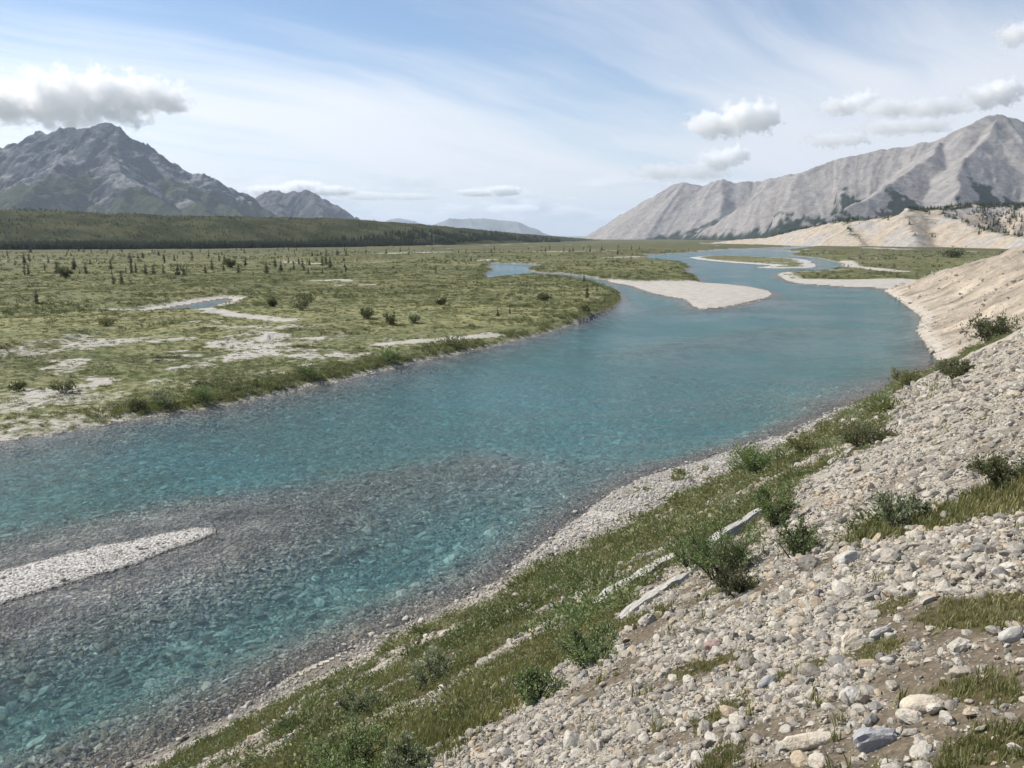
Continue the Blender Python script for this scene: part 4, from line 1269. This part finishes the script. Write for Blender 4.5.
for i, a in enumerate([
        (722, 568, 66, 52, 'wide willow shrub over the white slabs in the grass band', M_WIL, 2600),
        (735, 590, 36, 30, 'dusky bare-stemmed shrub right of the wide willow', M_BUSHD, 800),
        (776, 518, 40, 42, 'dark green willow beside the white slab', M_WIL, 1800),
        (800, 552, 42, 36, 'small upright willow alone on the scree', M_WIL, 1100),
        (896, 527, 44, 36, 'grey green shrub in the green strip', M_WILG, 1300),
        (590, 652, 56, 44, 'bright green willow at the edge of the scree', M_WIL, 1900),
        (352, 772, 74, 44, 'leafy green shrub at the bottom edge', M_WIL, 2600),
        (404, 772, 44, 38, 'silvery shrub beside the leafy one at the bottom edge', M_WILG, 1400),
        (430, 672, 40, 30, 'silvery willow above the cobbles of the waterline', M_WILG, 1200),
        (360, 702, 38, 32, 'pale willow low on the grass bank near the water', M_WILG, 1200),
        (535, 690, 44, 32, 'green shrub in the middle of the grass band', M_WIL, 1400),
        (695, 562, 44, 34, 'willow left of the wide shrub, toward the water', M_WIL, 1400),
        (1006, 486, 52, 24, 'dense dark shrub at the right edge above the green strip', M_BUSHD, 1600),
        (868, 442, 44, 24, 'spreading dark shrub high on the bank', M_BUSHD, 1300),
        (765, 470, 60, 28, 'low green thicket above the shingle', M_WIL, 2000),
        (805, 452, 40, 20, 'round green shrub between the thicket and the water', M_BUSH, 1200),
        (955, 376, 30, 18, 'shrub on the skyline of the bank below the tan bluff', M_BUSHD, 900),
        (990, 340, 34, 26, 'dark shrub on the skyline near the right edge', M_BUSHD, 1000),
        (1012, 322, 36, 28, 'dense shrub against the bluff at the right edge', M_BUSHD, 1000),
        (906, 384, 26, 18, 'thin shrub at the waterline end of the bank', M_BUSH, 700)]):
    px, py, wp, hp, lab, lm, nl = a
    shrub('willow_shrub', px, py, wp * 1.15, hp, 1000 + i, lab, lm, 'shrubs on the scree bank', int(nl * 2.2), nst=22)

# low bushes that thicken the band, too many to tell apart
LIB_BS = library([dome_clump("low_bush", M_WIL, 50 + i, 150, .20, .085, .8) for i in range(3)] + [dome_clump("low_bush", M_BUSH, 60 + i, 150, .20, .085, .8) for i in range(3)] + [dome_clump("low_bush", M_WILG, 66, 130, .20, .08, .8)], "bush_shapes")
n_ = 9000
ss_ = np.concatenate([RNG.uniform(-15, 30, n_ // 2), RNG.uniform(25, 107, n_ - n_ // 2)]); dd_ = RNG.uniform(1.8, 20.5, n_)
x_ = T0[0] + TD[0] * ss_ + TN[0] * dd_; y_ = T0[1] + TD[1] * ss_ + TN[1] * dd_
vg, ms = bank_veg(ss_, dd_, x_, y_); bn = fbm(x_ / 3.5, y_ / 3.5, 3, 651)
keep = (vg > .5) & (RNG.uniform(size=n_) < sstep(0, .4, bn))
x_, y_, bn = x_[keep], y_[keep], bn[keep]; n_ = len(x_)
sz = RNG.uniform(.12, .34, n_) * (1 + .8 * sstep(0, .4, bn)) * np.clip(np.hypot(x_, y_) / 40, .8, 1.5)
scatter('low_bushes', LIB_BS, np.stack([x_, y_, ground(x_, y_)[0] - .03], -1), rots(n_, .1), np.stack([sz, sz, sz * RNG.uniform(.8, 1.3, n_)], -1), RNG.integers(0, 7, n_), 'low leafy bushes among the grass at the foot of the bank', 'bushes')

# ------------------------------------------------------------------ plants on the plain
LIB_PL = library([dome_clump("plain_clump", M_BUSH, 70 + i, 60, .34, .17, .7) for i in range(5)] + [dome_clump("plain_clump", M_BUSHD, 80 + i, 60, .34, .17, .8) for i in range(2)] + [dome_clump("plain_clump", M_WILG, 90, 60, .34, .15, .8)], "plain_shapes")
n_ = 250000
r_ = np.exp(RNG.uniform(math.log(50), math.log(900), n_)); t_ = np.radians(RNG.uniform(-66, 42, n_))
x_, y_ = r_ * np.sin(t_), r_ * np.cos(t_)
zz, kk, gv, tn, sdw, dh, fs0 = ground(x_, y_)
pn = fbm(x_ / 9, y_ / 9, 4, 661); pn2 = fbm(x_ / 60, y_ / 30, 3, 663)
edge_ = sstep(7, 1.5, sdw) * (fbm(x_ / 12, y_ / 12, 2, 667) > -.15)
want = sstep(-.15, .45, pn + .7 * pn2) * .75 + .10
want = (np.maximum(want, edge_ * .95) * (1 - .93 * sstep(.35, .6, gv)) + .13 * (gv < .93)) * (poly_sd(x_, y_, BEACH) > 1) * (poly_sd(x_, y_, RB_LOW) > 1)
keep = ((kk == 0) | ((kk == 4) & (r_ > 130) & (gv < .8))) & (sdw > .8) & (RNG.uniform(size=n_) < want)
x_, y_, zz, r_, pn, edge_ = x_[keep], y_[keep], zz[keep], r_[keep], pn[keep], edge_[keep]; n_ = len(x_)
sz = RNG.uniform(.25, .6, n_) * np.clip(r_ / 150, .8, 2.3) * (1 + .4 * sstep(.1, .5, pn))
hz_ = sz * RNG.uniform(.5, .9, n_) * np.clip(1.1 - r_ / 700, .35, .85) + edge_ * .35
idx = np.where(RNG.uniform(size=n_) < .10 + .35 * sstep(.15, .5, pn), 5 + RNG.integers(0, 2, n_), np.where(RNG.uniform(size=n_) < .12, 7, RNG.integers(0, 5, n_)))
scatter('dwarf_shrubs', LIB_PL, np.stack([x_, y_, zz - .05], -1), rots(n_, .06), np.stack([sz, sz, hz_], -1), idx, 'knee-high dwarf birch and willow covering the floodplain', 'shrubs')

for i, (px, py, wp, hp, lm, lab) in enumerate([
        (302, 312, 30, 16, M_BUSHD, 'wide dark thicket right of the dry creek bed'), (272, 308, 9, 8, M_BUSHD, 'small dark bush left of the wide thicket'),
        (366, 324, 16, 10, M_BUSHD, 'dusky bush left of the middle of the plain'), (391, 330, 14, 13, M_BUSHD, 'taller dark bush above the white gravel strips'),
        (412, 328, 16, 8, M_WILG, 'grey bush beside the taller dark bush'), (442, 308, 9, 6, M_BUSHD, 'little lone bush in the open meadow'),
        (66, 280, 12, 12, M_BUSHD, 'dark bush on the far meadow at left'), (231, 268, 12, 9, M_BUSHD, 'round dark bush near the far gravel patches'),
        (545, 302, 16, 6, M_BUSHD, 'low dark bush line in the meadow near the river bend'), (585, 314, 12, 7, M_BUSH, 'bush close to the tip of the meadow'),
        (165, 408, 34, 18, M_WILG, 'broad grey green willow on the far shore'), (205, 404, 30, 16, M_WIL, 'dark green willow on the far shore, right of the broad one'),
        (310, 384, 30, 13, M_WIL, 'willow clump hanging over the far shore'), (385, 366, 30, 12, M_WIL, 'dense willow where the white gravel strip meets the shore'),
        (455, 350, 30, 12, M_BUSH, 'willow on the shore below the meadow'), (138, 419, 16, 10, M_BUSHD, 'small dark bush at the gravel shore'),
        (64, 394, 22, 12, M_BUSHD, 'brownish bush among grass at far left'), (18, 393, 14, 9, M_BUSHD, 'small brownish bush near the left edge'),
        (950, 258, 22, 6, M_BUSHD, 'dark bush on the green flat below the silt cliff'), (108, 332, 20, 6, M_BUSH, 'flat bush beside the old channel bank')]):
    shrub('willow_bush', px, py, wp, hp, 1100 + i, lab, lm, 'bushes on the floodplain', 700, True, .5, 2.2, 12)

# darker bushes far out on the plain, too many and small to tell apart
n_ = 40000
r_ = np.exp(RNG.uniform(math.log(170), math.log(1050), n_)); t_ = np.radians(RNG.uniform(-66, 42, n_))
x_, y_ = r_ * np.sin(t_), r_ * np.cos(t_)
zz, kk, gv, tn, sdw, dh, fs0 = ground(x_, y_)
bn = fbm(x_ / 70, y_ / 35, 4, 691) + .5 * fbm(x_ / 12, y_ / 12, 2, 693)
keep = (kk == 0) & (sdw > 3) & (gv < .5) & (RNG.uniform(size=n_) < sstep(-.05, .5, bn)) & (poly_sd(x_, y_, BEACH) > 2)
x_, y_, zz, r_ = x_[keep], y_[keep], zz[keep], r_[keep]; n_ = len(x_)
sz = RNG.uniform(.4, 1.1, n_) * np.clip(r_ / 350, .8, 1.6)
scatter('far_bushes', LIB_PL, np.stack([x_, y_, zz - .05], -1), rots(n_, .06), np.stack([sz, sz, sz * RNG.uniform(.7, 1.3, n_)], -1), np.where(RNG.uniform(size=n_) < .75, 5 + RNG.integers(0, 2, n_), RNG.integers(0, 5, n_)), 'dark bushes dotted over the far floodplain', 'bushes')

# loose stones and sparse plants on the tan bluff
n_ = 30000
fo_ = np.array(FOOT[1:7]); seg = RNG.integers(0, 5, n_); tt = RNG.uniform(0, 1, n_)
bx_, by_ = fo_[seg, 0] * (1 - tt) + fo_[seg + 1, 0] * tt, fo_[seg, 1] * (1 - tt) + fo_[seg + 1, 1] * tt
ex_, ey_ = fo_[seg + 1, 0] - fo_[seg, 0], fo_[seg + 1, 1] - fo_[seg, 1]; el = np.hypot(ex_, ey_)
up = RNG.uniform(0, 1, n_) ** 1.6 * 40
x_, y_ = bx_ + ey_ / el * up, by_ - ex_ / el * up
zz, kk, gv, tn, sdw, dh, fs0 = ground(x_, y_)
keep = (kk == 3) & (RNG.uniform(size=n_) < sstep(-.2, .4, fbm(fs0 / 4, dh / 15, 3, 695)))
x_, y_, zz = x_[keep], y_[keep], zz[keep]; n_ = len(x_)
sz = .09 * (RNG.pareto(2.2, n_) * .6 + .6); sz = np.minimum(sz, .6)
scatter('bluff_stones', LIB_ST, np.stack([x_, y_, zz], -1), rots(n_, .4), np.stack([sz, sz, sz * .8], -1), RNG.integers(0, 12, n_), 'loose stones on the face of the tan bluff', 'stones')
n_ = 420
seg = RNG.integers(0, 5, n_); tt = RNG.uniform(0, 1, n_)
bx_, by_ = fo_[seg, 0] * (1 - tt) + fo_[seg + 1, 0] * tt, fo_[seg, 1] * (1 - tt) + fo_[seg + 1, 1] * tt
ex_, ey_ = fo_[seg + 1, 0] - fo_[seg, 0], fo_[seg + 1, 1] - fo_[seg, 1]; el = np.hypot(ex_, ey_)
up = RNG.uniform(0, 1, n_) * 44
x_, y_ = bx_ + ey_ / el * up, by_ - ex_ / el * up
zz, kk, gv, tn, sdw, dh, fs0 = ground(x_, y_)
capz = np.interp(fs0, [110, 169, 218, 255, 273, 290], [34, 24, 15.5, 9, 3.2, 3.0])
keep = (kk == 3) & ((zz > capz - 2.5) | (fbm(x_ / 9, y_ / 9, 2, 697) > .33))
x_, y_, zz = x_[keep], y_[keep], zz[keep]; n_ = len(x_)
sz = RNG.uniform(.3, .9, n_)
scatter('bluff_bushes', LIB_BS, np.stack([x_, y_, zz - .05], -1), rots(n_, .1), np.stack([sz, sz, sz], -1), RNG.integers(0, 7, n_), 'sparse bushes along the upper edge of the tan bluff', 'bushes')

# spruces
SPR = [spruce_parts(1200 + i, M_SPR, M_TRK) for i in range(5)]


def spruce(px, py, hpx, lab, group, i):
    q = gp(px, py, .8)
    zz = float(ground(*q)[0][0]); r0 = math.hypot(*q)
    e = bpy.data.objects.new('spruce_tree', None); COL.objects.link(e)
    e.location = (q[0], q[1], zz); hh = hpx * r0 / FPX
    e.scale = (hh * random.uniform(1.0, 1.5), hh * random.uniform(1.0, 1.5), hh); e.rotation_euler = (random.gauss(0, .02), random.gauss(0, .02), random.uniform(0, 6.28))
    tr, cr = SPR[i % 5]
    link('trunk', tr, e); link('crown', cr, e)
    tag(e, lab, 'tree', group)


G1 = 'single spruces on the plain'
for i, (px, py, h, lab) in enumerate([(37, 306, 15, 'lone dark spruce on the open meadow at far left'), (587, 299, 16, 'tallest spruce near the tip of the meadow by the river'), (584, 282, 8, 'small spruce behind the tallest one, by the side channel'),
        (597, 292, 7, 'small spruce right of the tallest one near the meadow tip'), (498, 320, 9, 'young spruce left of a pair in the middle meadow'), (510, 317, 8, 'young spruce right of a pair in the middle meadow'), (471, 262, 6, 'spruce beside the head of the side channel'),
        (122, 286, 14, 'dark spruce beside shrubs on the far left meadow'), (114, 285, 10, 'shorter spruce left of the dark spruce on the far left meadow'), (178, 277, 14, 'spruce pair trunk left of the far gravel'), (184, 277, 10, 'smaller spruce of the pair left of the far gravel'), (436, 275, 7, 'lone spruce above the meadow centre')]):
    spruce(px, py, h, lab, G1, i)
for i in range(190):
    px = random.uniform(-10, 360) if i < 150 else random.uniform(360, 640)
    py = 250.5 + 26 * random.random() ** 1.7 if i < 150 else 247 + 8 * random.random()
    q = gp(px, py, .8)
    if ground(*q)[4][0] < 3: continue
    r0 = math.hypot(*q)
    where = 'below the tall left peak' if px < 130 else 'below the long ridge of the left mountain' if px < 250 else 'below the craggy smaller peak' if px < 362 else 'toward the valley centre'
    spruce(px, py, random.uniform(1.8, 6.5) * FPX / r0, 'small dark spruce scattered on the far plain ' + where, 'scattered spruces ' + where, i)

LIB_SP = library([bpy.data.meshes.new_from_object(bpy.data.objects.new('t', None)) if False else spruce_parts(1300 + i, M_SPR, M_TRK, .8)[1] for i in range(5)], "forest_shapes")
# forest band at the foot of the bench and trees over it
n_ = 13000
px_ = RNG.uniform(-500, 560, n_); dep_ = RNG.uniform(0, 1, n_)
base_y = np.interp(px_, [-500, -60, 0, 200, 355, 450, 560], [830, 1010, 1060, 1160, 1400, 1800, 3000])
Yb = base_y * (1 + .16 * dep_ ** 1.3); Xb = (px_ - 512) / (FPX * CP + 138 * SP) * Yb
fn = fbm(Xb / 70, Yb / 70, 3, 671)
keep = RNG.uniform(size=n_) < sstep(-.3, .15, fn + .25 * (1 - dep_))
Xb, Yb = Xb[keep], Yb[keep]
n2_ = 9500
px2 = RNG.uniform(-500, 590, n2_); f2 = RNG.uniform(0, 1, n2_)
top_y = np.interp(px2, [-500, -60, 0, 200, 300, 355, 400, 450, 500, 550, 590], [1190, 1460, 1500, 1620, 1800, 2000, 2250, 2600, 3100, 3900, 5000])
Y2 = np.interp(px2, [-500, -60, 0, 200, 355, 450, 590], [950, 1150, 1200, 1330, 1600, 2050, 3600]) * (1 - f2) + top_y * 1.05 * f2
X2 = (px2 - 512) / (FPX * CP + 160 * SP) * Y2
k2 = RNG.uniform(size=n2_) < sstep(-.25, .35, fbm(X2 / 60, Y2 / 60, 3, 673)) * .8 + .12
Xb = np.concatenate([Xb, X2[k2]]); Yb = np.concatenate([Yb, Y2[k2]])
zb = np.maximum(on_grid(bench_grid, Xb, Yb), .8)
n_ = len(Xb); hh = RNG.uniform(6, 14, n_); hh[len(Xb) - k2.sum():] *= .42
scatter('spruce_forest', LIB_SP, np.stack([Xb, Yb, zb - .3], -1), rots(n_, .02), np.stack([hh * 1.25, hh * 1.25, hh], -1), RNG.integers(0, 5, n_), 'dark spruce forest along the foot of the green bench', 'forest')

# forest on and behind the silt cliff
n_ = 14000
px_ = RNG.uniform(770, 1160, n_); Yc = RNG.uniform(1150, 2300, n_)
Xc = (px_ - 512) / (FPX * CP + 160 * SP) * Yc
zc = on_grid(cliff_grid, Xc, Yc)
g_ = 6.0
sx = (on_grid(cliff_grid, Xc + g_, Yc) - on_grid(cliff_grid, Xc - g_, Yc)) / (2 * g_); sy = (on_grid(cliff_grid, Xc, Yc + g_) - on_grid(cliff_grid, Xc, Yc - g_)) / (2 * g_)
stp = np.hypot(sx, sy); fn = fbm(Xc / 50, Yc / 50, 3, 681)
keep = (zc > 8) & ((stp < .34 + .2 * fn) | ((px_ > 978) & (Yc > 1330))) & (RNG.uniform(size=n_) < sstep(-.35, .1, fn + .6 * sstep(950, 1010, px_)))
Xc, Yc, zc = Xc[keep], Yc[keep], zc[keep]; n_ = len(Xc); hh = RNG.uniform(4, 10, n_)
scatter('spruce_forest', LIB_SP, np.stack([Xc, Yc, zc - .3], -1), rots(n_, .02), np.stack([hh * 1.3, hh * 1.3, hh], -1), RNG.integers(0, 5, n_), 'dark spruce forest on top of the pale silt cliff', 'forest')

# ------------------------------------------------------------------ cumulus clouds (real volumes far beyond the mountains' air)
def cloud(name, px, py, alt, wpx, hpx, lobes, label, seed, dens=1.0, wisp=.55, grey=1.0):
    """a cumulus at height alt; wpx, hpx = how wide and tall the survey saw it; lobes in the unit box"""
    a, b, c = ray(px, py)
    t = (alt - HC) / c
    cx, cy = a * t, b * t
    sc = cy / FPX                                   # metres for one pixel there
    W, H = wpx * sc * .5, hpx * sc * .5
    Dp = W * .7
    m, n, out = new_mat("cloud_vapour_%02d" % seed)
    P = n.node('ShaderNodeTexCoord').outputs['Object']
    X, Y, Z = n.sep(P)
    U = n.comb(n.math('MULTIPLY', X, 1 / W), n.math('MULTIPLY', Y, 1 / Dp), n.math('MULTIPLY', Z, 1 / H))
    f = None
    for (lx, ly, lz, lr, lh) in lobes:
        q = n.vmath('MULTIPLY', n.vmath('SUBTRACT', U, (lx, ly, lz)), (1 / lr, 1 / (lr * 1.3), 1 / lh))
        v = n.math('SUBTRACT', 1.0, n.vmath('LENGTH', q, out=1))
        f = v if f is None else n.math('SMOOTH_MAX', f, v, .12)
    k = 1.0 / H
    ns = n.noise(n.mapping(P, loc=(seed * 3.1, seed * 1.7, 0)), k * 2.3, 8.0, .66)
    g = n.math('ADD', f, n.math('MULTIPLY', n.math('SUBTRACT', ns, .52), 6.0 * wisp))
    edge = n.math('MULTIPLY', n.smooth(n.math('ABSOLUTE', n.sep(U)[0]), .85, 1.0, 1, 0), n.math('MULTIPLY', n.smooth(n.sep(U)[2], -.95, -.6), n.smooth(n.sep(U)[2], .85, 1.0, 1, 0)))
    edge = n.math('MULTIPLY', edge, n.smooth(n.math('ABSOLUTE', n.sep(U)[1]), .85, 1.0, 1, 0))
    den_ = n.math('MULTIPLY', n.math('MULTIPLY', n.smooth(g, .06, .36), edge), dens * 4.6 / H)
    pv = n.node('ShaderNodeVolumePrincipled')
    pv.inputs['Color'].default_value = (.999 * grey, .999 * grey, .999 * grey, 1)
    pv.inputs['Anisotropy'].default_value = .35
    n.l.new(den_, pv.inputs['Density'])
    n.l.new(pv.outputs[0], out.inputs[1])
    o = link(name, box_mesh(name, -W, W, -Dp, Dp, -H, H, m))
    o.location = (cx, cy, alt)
    tag(o, label, 'cloud', 'cumulus clouds over the valley')
    return o


S.cycles.volume_step_rate = 0.25
S.cycles.volume_max_steps = 256
cloud('cloud', 78, 100, 2300, 246, 74, [(-.6, 0, -.05, .5, .55), (-.1, 0, 0, .45, .7), (.28, 0, .05, .36, .72), (.62, 0, .12, .28, .42), (-.95, 0, -.1, .4, .5)], 'broad grey cumulus cloud hanging over the tall left peak', 3, 1.0, .6, .955)
cloud('cloud', 736, 120, 2500, 118, 52, [(-.35, 0, -.15, .5, .5), (.1, 0, .1, .45, .7), (.4, 0, .15, .38, .65)], 'bright white cumulus cloud alone above the right mountains', 5, 1.0, .5)
cloud('cloud', 722, 158, 2300, 74, 36, [(-.1, 0, -.1, .6, .6), (.35, 0, .2, .4, .6)], 'white puffy cloud above the nearer right summit, below the big one', 7, .9, .55)
cloud('cloud', 680, 170, 2100, 110, 34, [(-.3, 0, -.1, .6, .45), (.3, 0, -.1, .6, .45)], 'thin grey cloud bank touching the farther right summit', 9, .4, .7, .97)
cloud('cloud', 852, 103, 2600, 80, 34, [(-.2, 0, -.15, .6, .5), (.3, 0, .1, .45, .65)], 'small pale cloud midway along the right sky', 11, .7, .6)
cloud('cloud', 992, 94, 2300, 76, 44, [(-.2, 0, -.05, .55, .6), (.25, 0, .1, .5, .75)], 'white cumulus cloud just above the right peak', 13, 1.0, .5)
cloud('cloud', 915, 106, 2400, 120, 36, [(-.4, 0, -.1, .5, .5), (.3, 0, -.05, .6, .5)], 'flat greyish cloud left of the cloud above the right peak', 15, .5, .6)
cloud('cloud', 1018, 34, 2700, 62, 40, [(-.1, 0, 0, .6, .6), (.4, 0, .1, .5, .7)], 'pale cloud cut by the upper right corner', 17, .6, .6)
cloud('cloud', 838, 140, 2200, 80, 30, [(-.2, 0, 0, .6, .5), (.3, 0, .1, .5, .5)], 'faint flat cloud low over the right ridge', 19, .45, .65)
cloud('cloud', 905, 127, 2300, 110, 30, [(-.2, 0, 0, .6, .5), (.3, 0, .1, .5, .5)], 'faint long cloud close over the right ridge crest', 21, .45, .65)
cloud('cloud', 300, 190, 2500, 120, 20, [(-.5, 0, -.1, .5, .5), (.05, 0, .2, .4, .75), (.5, 0, -.1, .5, .5)], 'low white cloud row behind the craggy smaller peak', 23, .9, .5)
cloud('cloud', 385, 196, 2400, 110, 16, [(-.4, 0, 0, .6, .5), (.4, 0, -.1, .6, .4)], 'flat grey cloud streak right of the smaller peak', 25, .5, .6)
cloud('cloud', 492, 192, 2500, 76, 15, [(-.4, 0, -.1, .6, .5), (.3, 0, .15, .5, .7)], 'small white cloud above the blue range', 27, .9, .5)
cloud('cloud', 512, 209, 2200, 60, 14, [(-.3, 0, 0, .6, .6), (.4, 0, .1, .5, .6)], 'little low cloud touching the end of the blue range', 29, .6, .6)

# ------------------------------------------------------------------ haze
mh, th_, oh = new_mat("valley_air")
pv = th_.node('ShaderNodeVolumePrincipled')
pv.inputs['Color'].default_value = (.72, .84, 1.0, 1)
pv.inputs['Density'].default_value = 2.9e-5
pv.inputs['Anisotropy'].default_value = 0.2
th_.l.new(pv.outputs[0], oh.inputs[1])
haze = link('haze', box_mesh('haze', -62000, 62000, -62000, 62000, -40.0, 1420.0, mh))
tag(haze, 'thin bluish air haze filling the valley', 'haze', kind='stuff')
